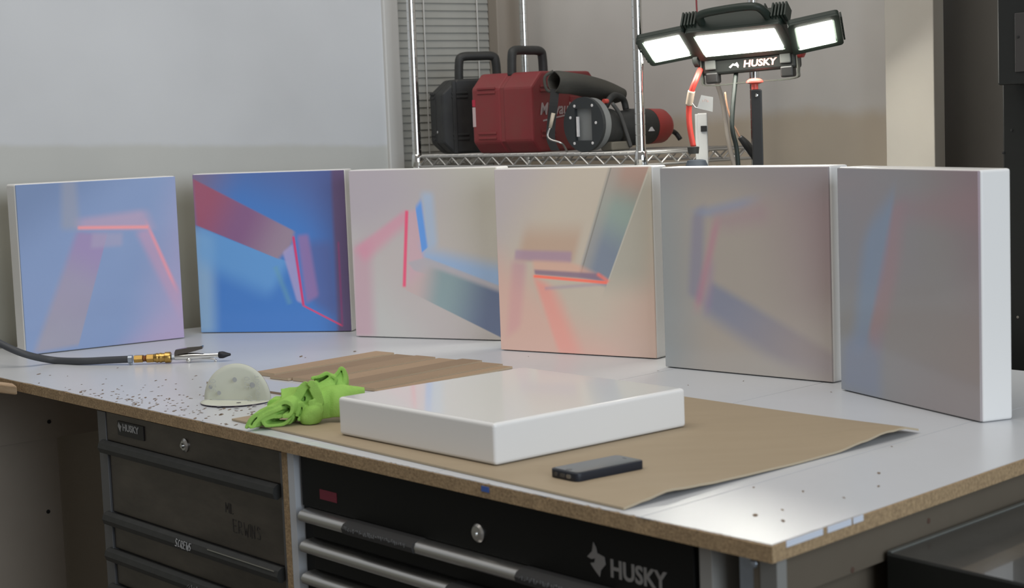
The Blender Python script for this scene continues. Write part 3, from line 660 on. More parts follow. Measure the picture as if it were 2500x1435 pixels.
# ------------------------------------------------------------------ folded sanding disc
dl, dr_ = onz(498, 979), onz(661, 981); dc = (dl + dr_) / 2; du = (dr_ - dl).normalized(); dn = Vector((du.y, -du.x, 0)); DR = (dr_ - dl).length / 2
sd = thing('sanding_disc', 'pale cream sanding disc folded upright in half on the bench', 'sanding disc', dc)
discm = mat('disc_cream', (0.60, 0.615, 0.53), 0.8, noise=(20, .3, (.55, .565, .47))); disce = mat('disc_back', (.16, .13, .18), .8)
def half_disc(name, up, m_, off_, holes):
    bm = bmesh.new(); n1, n2 = 26, 7; g = []
    for i in range(n1 + 1):
        an = math.pi * i / n1; row = []
        for j in range(n2 + 1):
            r = DR * j / n2; x = r * math.cos(an); y = r * math.sin(an)
            if up: p = dc + du * x + ZV * (.002 + y * math.cos(.10)) + dn * (.0015 * math.sin(math.pi * min(1, y / DR)) - .10 * y) - dn * (.03 * x * x / DR)
            else: p = dc + du * x + dn * y + ZV * (.0015 + .001 * (y / DR) ** 2) - dn * (.03 * x * x / DR)
            row.append(p + off_)
        g.append(row)
    nrm = (-dn if up else -ZV) * .0009
    A = [[bm.verts.new(p) for p in r] for r in g]; B = [[bm.verts.new(p + nrm) for p in r] for r in g]
    for i in range(n1):
        for j in range(n2):
            if j == 0:
                f1 = bm.faces.new((A[i][0], A[i][1], A[i + 1][1])); f2 = bm.faces.new((B[i][0], B[i + 1][1], B[i][1]))
            else:
                f1 = bm.faces.new((A[i][j], A[i][j + 1], A[i + 1][j + 1], A[i + 1][j])); f2 = bm.faces.new((B[i][j], B[i + 1][j], B[i + 1][j + 1], B[i][j + 1]))
            f2.material_index = 1
        f = bm.faces.new((A[i][n2], B[i][n2], B[i + 1][n2], A[i + 1][n2])); f.material_index = 1
    for i in (0, n1):
        for j in range(n2): pass
    return place(name, bm, m_, sd, True, mats=[m_, disce])
half_disc('standing_half', True, discm, Vector((0, 0, .001)), None)
half_disc('lying_half', False, discm, Vector((0, 0, .001)), None)
holem = mat('disc_print', (.40, .41, .42), .8); printm = mat('disc_print_pale', (.52, .535, .49), .8)
def disc_at(x, y): return onplane(x, y, dc + dn * .004, dn) + dn * .0035
for x, y, r in ((575, 926, .0048), (516, 944, .004), (618, 939, .0055), (537, 958, .0042)):
    bm = bmesh.new(); prism_bm(bm, [(r * math.cos(k * .524), r * math.sin(k * .524)) for k in range(12)], disc_at(x, y), du, ZV, dn, 0, .0005); place('dust_hole', bm, holem, sd)
for x, y in ((535, 993), (577, 995), (621, 990), (583, 984)):
    p_ = onz(x, y, .002); bm = bmesh.new(); prism_bm(bm, [(.0045 * math.cos(k * .524), .0045 * math.sin(k * .524)) for k in range(12)], p_, du, dn, ZV, .0005, .0012); place('dust_hole', bm, mat('hole_dark', (.12, .11, .12), .9), sd)
for s_, x, y, sz in (('320', 531, 956, .017), ('320', 614, 950, .017), ('20', 619, 982, .014), ('HOOKIT', 638, 978, .013)):
    text('lettering', s_, disc_at(x, y) + dn * .0015, ZV, -du, sz, printm, sd)
# ------------------------------------------------------------------ green microfibre cloth
clm = mat('green_microfibre', (0.36, 0.62, 0.14), 0.95, noise=(45, .5, (0.29, 0.51, 0.11)), bump=(900, .7), spec=.15)
CLSEED = 5
clp = onz(700, 1040, CT); cn = Vector((0, 1, 0)) - SU * 0; cn = (Vector((clp.x, clp.y, 0)) - Vector((CAM.x, CAM.y, 0))).normalized()
cx_ = Vector((cn.y, -cn.x, 0))
def C7(X, Y, dep=0.0): return onplane(580 + X / 7.8125, 890 + Y / 7.8125, clp + cn * dep, cn)
# each fold: outline seen end-on as (x, y[, half thickness]), near depth, sweep (right, back, up) in metres
bm = bmesh.new()
def ribbon(pts, d0, sweep, th, taper=1.0):
    P3 = smooth_path([C7(q[0], q[1], d0) for q in pts], 5); hs = [q[2] if len(q) > 2 else th for q in pts]
    hs = [hs[i] + (hs[min(i + 1, len(hs) - 1)] - hs[i]) * k / 5 for i in range(len(hs) - 1) for k in range(5)] + [hs[-1]]
    n1 = len(P3); ND = 9; sw = cx_ * sweep[0] + cn * sweep[1] + ZV * sweep[2]; rings = []
    cen = sum(P3, Vector()) / n1
    for k, p in enumerate(P3):
        dd = (P3[min(k + 1, n1 - 1)] - P3[max(k - 1, 0)]).normalized(); nr = cn.cross(dd).normalized(); e = min(1.0, min(k, n1 - 1 - k) / 2.0); h = hs[k] / 2 * (.6 + .4 * e); ring = []
        for q in range(ND + 1):
            f = q / ND
            c_ = p + sw * f - ZV * (.010 * f * f) + (cen - p) * ((1 - taper) * f) + dd * (.0022 * math.sin(2.6 * f + k * .3))
            if c_.z < TZ + CT + h * .8: c_.z = TZ + CT + h * .8
            ring.append(c_)
        rings.append((ring, nr * h))
    A = [[bm.verts.new(c_ + o_) for c_ in r] for r, o_ in rings]; B = [[bm.verts.new(c_ - o_) for c_ in r] for r, o_ in rings]
    for k in range(n1 - 1):
        for q in range(ND):
            bm.faces.new((A[k][q], A[k + 1][q], A[k + 1][q + 1], A[k][q + 1])); bm.faces.new((B[k][q], B[k][q + 1], B[k + 1][q + 1], B[k + 1][q]))
        bm.faces.new((A[k][0], B[k][0], B[k + 1][0], A[k + 1][0])); bm.faces.new((A[k][ND], A[k + 1][ND], B[k + 1][ND], B[k][ND]))
    for q in range(ND):
        bm.faces.new((A[0][q], A[0][q + 1], B[0][q + 1], B[0][q])); bm.faces.new((A[-1][q], B[-1][q], B[-1][q + 1], A[-1][q + 1]))
def sheet(rows, th):
    rr = [smooth_path(r, 4) for r in rows]; cols = list(zip(*rr)); cols = [smooth_path(c_, 4) for c_ in cols]; n1, n2 = len(cols), len(cols[0])
    def nrm(i, j):
        a_ = cols[min(i + 1, n1 - 1)][j] - cols[max(i - 1, 0)][j]; b_ = cols[i][min(j + 1, n2 - 1)] - cols[i][max(j - 1, 0)]; v = a_.cross(b_); return v.normalized() if v.length > 1e-9 else ZV
    A = [[bm.verts.new(cols[i][j] + nrm(i, j) * th / 2) for j in range(n2)] for i in range(n1)]; B = [[bm.verts.new(cols[i][j] - nrm(i, j) * th / 2) for j in range(n2)] for i in range(n1)]
    for i in range(n1 - 1):
        for j in range(n2 - 1):
            bm.faces.new((A[i][j], A[i + 1][j], A[i + 1][j + 1], A[i][j + 1])); bm.faces.new((B[i][j], B[i][j + 1], B[i + 1][j + 1], B[i + 1][j]))
    for i in range(n1 - 1):
        for j in (0, n2 - 1): bm.faces.new((A[i][j], B[i][j], B[i + 1][j], A[i + 1][j]))
    for j in range(n2 - 1):
        for i in (0, n1 - 1): bm.faces.new((A[i][j], A[i][j + 1], B[i][j + 1], B[i][j]))
def row(*q): return [C7(*x) for x in q]
# front tongue: outer layer, inner layer, lower lobe
ribbon([(200, 1235), (175, 1180), (300, 1000), (500, 890), (700, 810), (850, 735), (980, 735), (1030, 800), (1020, 910), (950, 985), (860, 985)], -.006, (.030, .045, .016), .0075)
ribbon([(215, 1240), (290, 1190), (360, 1090), (480, 980), (620, 925), (740, 870), (830, 830)], -.008, (.022, .040, .000), .0070)
ribbon([(860, 985), (760, 990), (640, 1000), (530, 1040), (500, 1095), (560, 1160), (720, 1160), (880, 1120), (990, 1040)], -.004, (.016, .040, .006), .0065)
# rising fold on the left of the arch, falling fold on its right
ribbon([(900, 1140), (1000, 1060, .010), (1060, 940, .011), (1090, 780, .013), (1130, 640, .0155), (1200, 500, .0165), (1290, 400, .014), (1370, 350, .011)], .010, (.008, .042, -.004), .009)
ribbon([(1340, 350, .010), (1420, 370, .014), (1470, 460, .017), (1510, 560, .018), (1545, 660, .016), (1560, 760, .012)], .002, (-.002, .034, -.004), .012)
ribbon([(1130, 1000), (1160, 860), (1195, 745), (1240, 760), (1255, 860), (1225, 980), (1160, 1070)], .006, (.010, .040, .002), .006)
# back left flap and small curl
ribbon([(600, 810), (590, 760), (640, 700), (740, 690), (840, 700), (960, 680)], .024, (.014, .036, .006), .007)
sheet([row((830, 480, .052), (980, 455, .050), (1150, 440, .046), (1290, 380, .04)), row((826, 590, .036), (960, 580, .034), (1090, 560, .030), (1240, 520, .024)), row((822, 690, .024), (940, 690, .020), (1060, 720, .018), (1180, 720, .018)), row((640, 800, .020), (760, 800, .014), (900, 790, .010), (1040, 860, .010))], .007)
# top curls at the back
ribbon([(1420, 310), (1440, 262), (1560, 222), (1680, 172), (1745, 182), (1760, 225), (1700, 290), (1600, 355), (1545, 375), (1490, 330)], .048, (.010, .030, -.002), .0062)
ribbon([(1580, 470), (1720, 420), (1850, 330), (1840, 250), (1780, 215)], .046, (.006, .030, .0), .0065)
ribbon([(1800, 240), (1860, 205), (1920, 150), (1965, 85), (2020, 95), (2045, 170), (2050, 300), (2045, 430)], .058, (.004, .030, -.004), .0065)
sheet([row((1850, 215, .062), (1920, 190, .064), (1980, 150, .066), (2035, 180, .064)), row((1860, 320, .056), (1930, 310, .060), (1990, 300, .062), (2045, 310, .062)), row((1860, 420, .05), (1930, 420, .054), (1990, 425, .056), (2050, 430, .056))], .006)
sheet([row((1480, 370, .055), (1600, 380, .050), (1720, 310, .048), (1830, 230, .056)), row((1500, 430, .048), (1620, 420, .046), (1740, 380, .046), (1845, 330, .052)), row((1540, 500, .040), (1650, 470, .040), (1760, 450, .042), (1860, 430, .046))], .006)
# right hand drape and the flat hem running behind the white panel
sheet([row((1545, 490, .040), (1740, 445, .034), (1920, 420, .034), (2120, 425, .05), (2420, 448, .07)), row((1590, 560, .026), (1760, 520, .024), (1900, 510, .022), (2120, 520, .035), (2400, 540, .06)), row((1600, 700, .014), (1760, 680, .020), (1890, 700, .012), (2100, 720, .02), (2380, 740, .05)), row((1605, 880, .008), (1760, 860, .016), (1890, 880, .008), (2100, 900, .014), (2360, 900, .04)), row((1605, 1040, .008), (1760, 1015, .014), (1900, 985, .008), (2100, 990, .014), (2360, 990, .04))], .0075)
# inside layers that close the gaps
sheet([row((300, 1020, .040), (620, 880, .045), (860, 640, .055), (1150, 540, .060), (1420, 440, .062), (1640, 470, .060)), row((290, 1100, .036), (620, 980, .040), (880, 800, .048), (1150, 720, .052), (1420, 660, .052), (1640, 660, .050)), row((280, 1190, .030), (620, 1120, .034), (880, 1000, .038), (1150, 960, .040), (1420, 920, .042), (1640, 900, .042))], .006)
sheet([row((1280, 470, .026), (1290, 620, .020), (1300, 760, .018), (1310, 880, .020)), row((1390, 480, .026), (1400, 620, .018), (1410, 740, .014), (1420, 880, .018))], .006)
c0_ = C7(1415, 955, .012)                     # rounded bulge of cloth at the front
bmesh.ops.create_uvsphere(bm, u_segments=24, v_segments=16, radius=1.0, matrix=Matrix.Translation(c0_) @ Matrix(((cx_.x * .0205, cn.x * .022, 0), (cx_.y * .0205, cn.y * .022, 0), (.004, 0, .0225))).to_4x4())
ribbon([(1470, 700, .010), (1400, 720, .008), (1410, 790, .008), (1490, 800, .010), (1560, 820, .012), (1585, 900, .010)], .0, (.0, .020, .0), .009)
from mathutils import noise as mn
for v in bm.verts:
    v.co += mn.noise_vector(v.co * 50) * .0022
    if v.co.z < TZ + CT + .0006: v.co.z = TZ + CT + .0006
cl = place('microfibre_cloth', bm, clm, None, True); tag(cl, 'crumpled bright green microfibre cloth beside the flat white panel', 'cloth')
md = cl.modifiers.new('merge', 'REMESH'); md.mode = 'VOXEL'; md.voxel_size = .0011; md.use_smooth_shade = True
md = cl.modifiers.new('soft', 'SMOOTH'); md.factor = .5; md.iterations = 3

# ------------------------------------------------------------------ air hose with blow gun
HZ = .0085
hose = thing('air_hose', 'grey rubber air hose with brass coupling and chrome blow gun on the bench', 'air hose', Vector((-.86, 3.82, TZ)))
hp = [WL(-.78, TZ + 1.05, -.03), WL(-.74, TZ + .70, -.04), WL(-.60, TZ + .35, -.10), atdepth(-150, 738, 3.86), atdepth(-60, 803, 3.85), atdepth(0, 838, 3.845), atdepth(60, 864, 3.84), onz(130, 879, HZ), onz(200, 881.5, HZ), onz(260, 879, .0105), onz(318, 876.5, .0128)]
for q in hp: q.z = max(q.z, TZ + HZ)
tube('hose', hp, .0081, rubber, hose, 16, 8)
g0 = onz(318, 876.5, .0128); g1 = onz(530, 866.5, .0145); gx = (g1 - g0).normalized(); gy = Vector((-gx.y, gx.x, 0)).normalized(); gz = gx.cross(gy)
def G(a, b=0, c=0): return g0 + gx * a + gy * b + gz * c
sc = (g1 - g0).length / 212
lathe('hose_clamp', G(-.004), gx, [(0, .0086), (0, .0094), (.009, .0094), (.009, .0086)], zinc, hose, 20)
box('clamp_screw', G(-.003, -.004, -.0125), gx * .007, gy * .008, gz * .006, zinc, hose, .0008)
lathe('brass_fitting', G(.009), gx, [(0, .0085), (.001, .0092), (.019, .0092), (.020, .0085)], brass, hose, 6, False)
lathe('brass_fitting', G(.029), gx, [(0, .0062), (.002, .0080), (.004, .0062), (.006, .008), (.008, .0062)], mat('copper', (.42, .22, .12), .35, metal=1.), hose, 14)
lathe('brass_fitting', G(.037), gx, [(0, .0092), (.001, .0102), (.016, .0102), (.017, .0092)], brass, hose, 6, False)
lathe('coupler_sleeve', G(.054), gx, [(0, .0095), (.004, .0100), (.005, .0108), (.008, .0108), (.009, .0102), (.012, .0102), (.013, .0113), (.016, .0113), (.018, .0104), (.024, .0104), (.025, .0124), (.036, .0124), (.038, .0112)], brass, hose, 24)
lathe('gun_inlet', G(.092), gx, [(0, .0055), (.002, .0068), (.010, .0068), (.011, .005)], zinc, hose, 6, False)
lathe('gun_body', G(.100), gx, [(0, .0060), (.002, .0072), (.020, .0072), (.036, .0080), (.052, .0072), (.060, .0056), (.096, .0048), (.100, .0048)], chrome, hose, 20)
tube('gun_hook', [G(.150, 0, -.004), G(.160, 0, -.006), G(.176, 0, -.007), G(.188, 0, -.009), G(.192, 0, -.013), G(.186, 0, -.0165), G(.176, 0, -.0165)], .0022, chrome, hose, 8, 4)
tube('trigger_pivot', [G(.132, -.009, -.008), G(.132, .009, -.008)], .0050, chrome, hose, 12)
bm = bmesh.new()
lv = [(.101, .0035), (.110, .0065), (.130, .0085), (.150, .0130), (.164, .0165), (.1655, .0215), (.1635, .0225), (.156, .0205), (.125, .0195), (.104, .0170), (.101, .0105)]
prism_bm(bm, lv, G(0), gx, gz, gy, -.0075, .0075); place('trigger_lever', bm, mat('dark_chrome', (.16, .145, .13), .12, metal=1.0), hose)
lathe('rubber_tip', G(.198), gx, [(0, .0058), (.002, .0076), (.009, .0080), (.013, .0072), (.022, .0040), (.027, .0028), (.028, .0012)], mat('tip_black', (.012, .012, .016), .5), hose, 18)
# ------------------------------------------------------------------ pine board jutting in at the left
pb = onplane(40, 938, P(2.1, -.045), TN)
pb0 = P(2.115, -.03, -.0205)
pd = (RD * .75 - SU * .66).normalized()
bm = bmesh.new()
rb_p, rf_p = onz(32, 935, -.003), onz(41, 942, -.003); dpl = (onz(-30, 927, -.003) - rb_p).normalized()
q = [rf_p, rb_p, rb_p + dpl * .55, rf_p + dpl * .55 + (rf_p - rb_p) * 1.2]
lo = [bm.verts.new(v - ZV * .020) for v in q]; hi = [bm.verts.new(v) for v in q]
bm.faces.new(lo[::-1]); bm.faces.new(hi)
for k in range(4): bm.faces.new((lo[k], lo[(k + 1) % 4], hi[(k + 1) % 4], hi[k]))
bmesh.ops.bevel(bm, geom=bm.edges[:], offset=.003, segments=2, affect='EDGES', profile=.5)
pbt = thing('sawhorse', 'pine topped sawhorse reaching in beside the left end of the bench', 'sawhorse', Vector((q[2].x, q[2].y, 0)))
place('pine_board', bm, pine, pbt)
for v in (q[0].lerp(q[2], .45), q[0].lerp(q[2], .9)): box('leg', Vector((v.x - .02, v.y - .02, 0)), Vector((.04, 0, 0)), Vector((0, .03, 0)), Vector((0, 0, v.z - .022)), pine, pbt)

#SECTION shelf
# ------------------------------------------------------------------ chrome wire shelving in the corner
S0, S1, T0, T1s, SHZ = 1.625, 2.52, 1.39, 1.80, .4225
shf = thing('wire_shelving', 'chrome wire shelving unit with four ringed posts standing in the corner behind the panels', 'shelving', P((S0 + S1) / 2, (T0 + T1s) / 2, -TZ))
prof = []
zz = 0.0
while zz < 2.05:
    prof += [(zz, .0125), (zz + .0235, .0125), (zz + .0242, .0112), (zz + .0252, .0112)]; zz += .0254
pm = None
for s, t in ((S0, T0), (S1, T0), (S0, T1s), (S1, T1s)):
    if pm is None:
        pm = lathe('post', P(s, t, -TZ + .02), ZV, prof, chrome, shf, 18); pl = Vector(pm.location); p00 = P(s, t)
    else:
        c_ = pm.copy(); COL.objects.link(c_); c_.location = pl + (P(s, t) - p00)
    lathe('foot', P(s, t, -TZ), ZV, [(0, .016), (.006, .016), (.012, .010), (.022, .010)], zinc, shf, 14)
for lev, zl in enumerate((SHZ, -.05, -.50)):
    for s, t in ((S0, T0), (S1, T0), (S0, T1s), (S1, T1s)):
        lathe('corner_collar', P(s, t, zl - .030), ZV, [(0, .0155), (.002, .0165), (.032, .0150), (.034, .0135)], chrome, shf, 18)
    def rail(a, b, nper):
        bm = bmesh.new(); up = ZV * (zl - .003); dn_ = ZV * (zl - .030)
        tube_bm(bm, [a + up, b + up], .0032, 8); tube_bm(bm, [a + dn_, b + dn_], .0032, 8)
        zig = []
        for k in range(2 * nper + 1): zig.append(a.lerp(b, k / (2 * nper)) + (dn_ + ZV * .003 if k % 2 == 0 else up - ZV * .003))
        tube_bm(bm, zig, .0026, 6)
        place('truss_rail', bm, wirem, shf)
    g = .014
    if lev == 0:
        rail(P(S0 + g, T0), P(S1 - g, T0), 15); rail(P(S0, T0 + g), P(S0, T1s - g), 7); rail(P(S0 + g, T1s), P(S1 - g, T1s), 15); rail(P(S1, T0 + g), P(S1, T1s - g), 7)
    else: rail(P(S0 + g, T0), P(S1 - g, T0), 15); rail(P(S0 + g, T1s), P(S1 - g, T1s), 15)
    wm = None
    for k in range(32):
        s = S0 + .02 + (S1 - S0 - .04) * k / 31
        if wm is None:
            wm = tube('deck_wire', [P(s, T0, zl + .0008), P(s, T1s, zl + .0008)], .0019, wirem, shf, 6); w0 = Vector(wm.location); ws = s
        else:
            c_ = wm.copy(); COL.objects.link(c_); c_.location = w0 + SU * (s - ws)
SH = SHZ + .0032
# ------------------------------------------------------------------ red and black tool cases
def tool_case(name, label, org, a, b, h, m_, hx, hm, logo=None, trim=None):
    """org near bottom corner, a along the broad side, b across; returns thing"""
    a = Vector(a); b = Vector(b); la, lb = a.length, b.length; au, bu = a.normalized(), b.normalized()
    t = thing(name, label, 'tool case', org + a / 2 + b / 2, 'hard plastic tool cases on the wire shelf')
    # two clam-shell halves with chamfered outline
    c = .030
    out = [(c, 0), (la - c, 0), (la, c), (la, h - c * 1.3), (la - c * 1.5, h), (c * 1.5, h), (0, h - c * 1.3), (0, c)]
    prism('shell_half', out, org, au, ZV, bu, 0, lb * .48, m_, t, .006)
    prism('shell_half', out, org, au, ZV, bu, lb * .52, lb, m_, t, .006)
    prism('seam_band', [(x * .985 + la * .0075, y * .985 + h * .0075) for x, y in out], org, au, ZV, bu, lb * .47, lb * .53, m_, t)
    # ribs on both visible faces
    for k in range(4):
        z = h * (.80 - .055 * k) if k < 2 else h * (.24 - .06 * (k - 2))
        box('rib', org + ZV * z + au * la * .12 - bu * .003, au * la * .20, bu * .004, ZV * .006, m_, t, .001)
        box('rib', org + ZV * z + bu * lb * .60 - au * .003, bu * lb * .3, au * .004, ZV * .006, m_, t, .001)
    for f in (.55, .86): box('latch', org + au * la * f - bu * .004 + ZV * h * .40, au * .035, bu * .006, ZV * .06, m_, t, .002)
    # carry handle
    p0, p1 = org + au * la * hx[0] + bu * lb * .5 + ZV * h, org + au * la * hx[1] + bu * lb * .5 + ZV * h; hh = hx[2]
    tube('handle', [p0 - ZV * .01, p0 + ZV * hh * .7 + (p1 - p0) * .02, p0 + ZV * hh + (p1 - p0) * .10, p0.lerp(p1, .5) + ZV * hh * 1.03, p1 + ZV * hh + (p0 - p1) * .10, p1 + ZV * hh * .7 + (p0 - p1) * .02, p1 - ZV * .01], .0125, hm, t, 12, 5)
    return t, au, bu
K = atdepth(1304, 376, 4.50); K.z = TZ + SH
ra = (Vector((.60, .80, 0))).normalized(); rb = Vector((-ra.y, ra.x, 0))
rc, au, bu = tool_case('tool_case', 'dusty dark red hard tool case with a black handle', K, ra * .315, rb * .20, .212, redcase, (.16, .62, .058), blackgrip)
# white brand script on the broad side, label on the end
nside = -bu
text('lettering', 'Milwaukee', K + au * .030 - bu * .0015 + ZV * .098, au, ZV, .045, mat('brand_pale', (.42, .34, .34), .5), rc, italic=.25, bold=.0007)
box('swoosh', K + au * .045 - bu * .0015 + ZV * .080, au * .10 + ZV * .012, bu * .001, ZV * .004, MATS['brand_pale'], rc)
box('end_label', K + bu * .188 - au * .0008 + ZV * .072, bu * .010, au * .0008, ZV * .052, mat('label_pale', (.55, .42, .42), .5), rc)
box('end_label', K + bu * .188 - au * .0008 + ZV * .126, bu * .010, au * .0008, ZV * .018, mat('label_red', (.45, .03, .06), .5), rc)
KB = atdepth(1088, 381, 4.62); KB.z = TZ + SH
ba = (Vector((.95, -.10, 0))).normalized(); ba = Vector((.80, .60, 0)).normalized(); bb_ = Vector((-ba.y, ba.x, 0))
KB = atdepth(1084, 376, 4.76); KB.z = TZ + SH; ba = Vector((.95, .31, 0)).normalized(); bb_ = Vector((-ba.y, ba.x, 0))
bc, au, bu = tool_case('tool_case', 'black hard tool case standing left of the red one', KB, ba * .235, bb_ * .125, .205, darkcase, (.30, .78, .062), blackgrip)
box('strap_rib', KB - bu * .004 + au * .03, au * .012, bu * .006, ZV * .20, darkcase, bc, .002)
lathe('rivet', KB + bu * .05 - au * .001 + ZV * .06, -au, [(0, .004), (.002, .003)], letter, bc, 10)
# ------------------------------------------------------------------ grey dust bag
bagp = [atdepth(1352, 200, 4.370), atdepth(1372, 201, 4.380), atdepth(1410, 206, 4.410), atdepth(1455, 217, 4.450), atdepth(1492, 228, 4.480), atdepth(1512, 234, 4.500)]
bagp = smooth_path(bagp, 6); bm = bmesh.new(); rings = []
nb = len(bagp)
for i, p_ in enumerate(bagp):
    f = i / (nb - 1); d = (bagp[min(i + 1, nb - 1)] - bagp[max(i - 1, 0)]).normalized(); x = d.cross(ZV).normalized(); y = x.cross(d)
    ry = .026 * (1 + .25 * math.sin(math.pi * f)) * (1 - .28 * f); rx = .040; 
    if i > nb - 4: k = (nb - 1 - i) / 3; ry *= .55 + .45 * k; rx *= .6 + .4 * k
    rings.append([bm.verts.new(p_ + x * rx * math.cos(a_) * (1 + .05 * math.sin(3 * a_ + f * 5)) + y * ry * math.sin(a_) * (1 + .06 * math.cos(4 * a_ - f * 7))) for a_ in [2 * math.pi * k / 20 for k in range(20)]])
for i in range(nb - 1):
    for k in range(20): bm.faces.new((rings[i][k], rings[i][(k + 1) % 20], rings[i + 1][(k + 1) % 20], rings[i + 1][k]))
bm.faces.new(rings[-1])
bag = thing('dust_bag', 'grey fabric dust bag with an open dark mouth lying over the tools on the shelf', 'dust bag', Vector((bagp[8].x, bagp[8].y, TZ + SH)))
bo = place('bag', bm, greyfab, bag, True); md = bo.modifiers.new('th', 'SOLIDIFY'); md.thickness = .003
tube('mouth_rim', [rings_p for rings_p in [bagp[0] + ZV * .027, bagp[0] + ZV * .012 - RGT * .022, bagp[0] - ZV * .020 - RGT * .018, bagp[0] - ZV * .026 + RGT * .004]], .004, greyfab, bag, 8, 4)
# strap hangs from the mouth down to the shelf
st_ = [bagp[1] - ZV * .02, atdepth(1352, 250, 4.350), atdepth(1346, 300, 4.350), atdepth(1345, 340, 4.350)]
e_ = Vector(st_[-1]); st_.append(Vector((e_.x + .01, e_.y, TZ + SH + .006)))
bm = bmesh.new(); sp = smooth_path(st_, 5)
for i in range(len(sp) - 1):
    a_, b_ = sp[i], sp[i + 1]
    vs_ = [bm.verts.new(a_ - RGT * .011), bm.verts.new(a_ + RGT * .011), bm.verts.new(b_ + RGT * .011), bm.verts.new(b_ - RGT * .011)]; bm.faces.new(vs_)
bmesh.ops.remove_doubles(bm, verts=bm.verts, dist=1e-5)
so = place('strap', bm, mat('strap_black', (.02, .02, .02), .8), bag); md = so.modifiers.new('th', 'SOLIDIFY'); md.thickness = .004
# ------------------------------------------------------------------ router with round base
rt_ax = (SU * -.72 + TN * .55).normalized(); rt_ax = Vector((.72, .69, 0)).normalized()
rc0 = atdepth(1424, 304, 4.320); rr = rc0.z - (TZ + SH)
rt = thing('router', 'black router with a round drilled base plate facing out and a red motor end', 'router', Vector((rc0.x, rc0.y, TZ + SH)))
fy = ZV; fx = Vector((rt_ax.y, -rt_ax.x, 0))
bm = bmesh.new(); N_ = 40
outer = [(rr * math.cos(2 * math.pi * k / N_), rr * math.sin(2 * math.pi * k / N_)) for k in range(N_)]
def sq(a_):
    c_, s_ = math.cos(a_), math.sin(a_); k = min(.029 / max(abs(c_), 1e-6), .040 / max(abs(s_), 1e-6)); return (c_ * k, s_ * k)
inner = [sq(2 * math.pi * k / N_) for k in range(N_)]
def RV(x, y, d): return rc0 + fx * x + fy * y + rt_ax * d
rings = [[bm.verts.new(RV(x, y, d)) for x, y in pp] for pp, d in ((inner, 0), (outer, 0), (outer, .010), (inner, .010))]
for i in range(4):
    A_, B_ = rings[i], rings[(i + 1) % 4]
    for k in range(N_): bm.faces.new((A_[k], A_[(k + 1) % N_], B_[(k + 1) % N_], B_[k]))
place('base_plate', bm, mat('base_black', (.032, .036, .038), .5), rt)
lathe('base_casting', RV(0, 0, .0105), rt_ax, [(0, rr * .97), (.022, rr * .97), (.024, rr * .90), (.026, rr * .60)], mat('cast_grey', (.20, .21, .21), .45), rt, 40)
for x, y in ((-.030, .052), (.034, .052), (-.034, -.052), (.032, -.052), (.046, .004), (-.046, .02)):
    lathe('screw', RV(x * .95, y * .9, 0), -rt_ax, [(0, .0038), (.001, .0038), (.0015, .002)], letterwhite, rt, 10)
box('depth_rod', RV(-.022, -.03, -.002), fx * .005, fy * .05, rt_ax * .006, letterwhite, rt)
lathe('motor_body', RV(0, -.012, .034), rt_ax, [(0, .046), (.02, .050), (.06, .050), (.065, .044), (.13, .044), (.135, .048), (.205, .046)], blackgrip, rt, 26)
lathe('motor_cap', RV(0, -.012, .239), rt_ax, [(0, .0465), (.050, .045), (.066, .036), (.072, .020)], redplastic, rt, 26)
prism('side_logo', [(-.012, 0), (.012, 0), (.006, .006), (.002, .011), (-.004, .010)], RV(.046, -.024, .205), rt_ax, ZV, fx, 0, .0015, letterwhite, rt)
tube('side_handle', [RV(.02, .04, .06), RV(.025, .062, .075), RV(.02, .070, .10), RV(.01, .060, .14), RV(.01, .035, .15)], .0085, blackgrip, rt, 10, 5)
tube('guide_arm', [RV(.055, .05, .05), RV(.058, .02, .075), RV(.056, -.03, .10), RV(.054, -.06, .115)], .005, mat('arm_grey', (.09, .09, .088), .5), rt, 8, 4)
lathe('fine_adjust_knob', RV(.03, .056, .045), rt_ax, [(0, .006), (.014, .006), (.016, .004)], redbright, rt, 12)
box('foot_block', RV(.010, -rr + .001, .05), fx * .04, rt_ax * .07, ZV * .022, mat('block_tan', (.17, .155, .125), .6), rt, .004)
tube('power_cord', [RV(0, -.020, .31), RV(0, -.026, .335), RV(0, -.034, .355), RV(.01, -.050, .36)], .0065, blackp, rt, 10, 5)
# ------------------------------------------------------------------ bent hex key
hk = thing('hex_key', 'bent hex key with a pale grip leaning beside the round router base', 'hex key', Vector((rc0.x - .07, rc0.y - .02, TZ + SH)))
h0 = atdepth(1351, 276, 4.285); h1 = atdepth(1343, 312, 4.285); h2 = atdepth(1337, 330, 4.285); h3 = atdepth(1345, 341, 4.280); h4 = atdepth(1372, 350, 4.275); h5 = atdepth(1384, 362, 4.320)
h5.z = TZ + SH + .003
tube('grip', [h0, h1], [.0052, .0042], mat('grip_cream', (.48, .42, .33), .5), hk, 12)
tube('rod', [h1, h2, h3, h4, h5], .0026, chrome_soft, hk, 8, 4)

#SECTION light
# ------------------------------------------------------------------ work light on its stand
LDEP = 4.02; LS = LDEP / 3.85
LC = atdepth(1805, 104, LDEP)
LX = Vector((.85259, -.51196, .10479)); LY = Vector((-.43013, -.57364, .69708)); LN = Vector((-.29677, -.63940, -.70929))
_k = math.radians(-5.3); LX, LY = (LX * math.cos(_k) + LY * math.sin(_k)).normalized() * LS, (LY * math.cos(_k) - LX * math.sin(_k)).normalized() * LS
LN = LN.normalized() * LS
_k = .20; LN, LY = LN * math.cos(_k) - LY * math.sin(_k), LY * math.cos(_k) + LN * math.sin(_k)
wl = thing('work_light', 'three headed lit led work light with red end knobs on a black stand', 'work light', Vector((LC.x + .03, LC.y + .05, 0)))
ledm = mat('led_lit', (.9, .95, .9), .4, emit=((1.0, 0.98, .88), 42.0))
def LP(x, y, d=0.0): return LC + LX * x + LY * y + LN * d
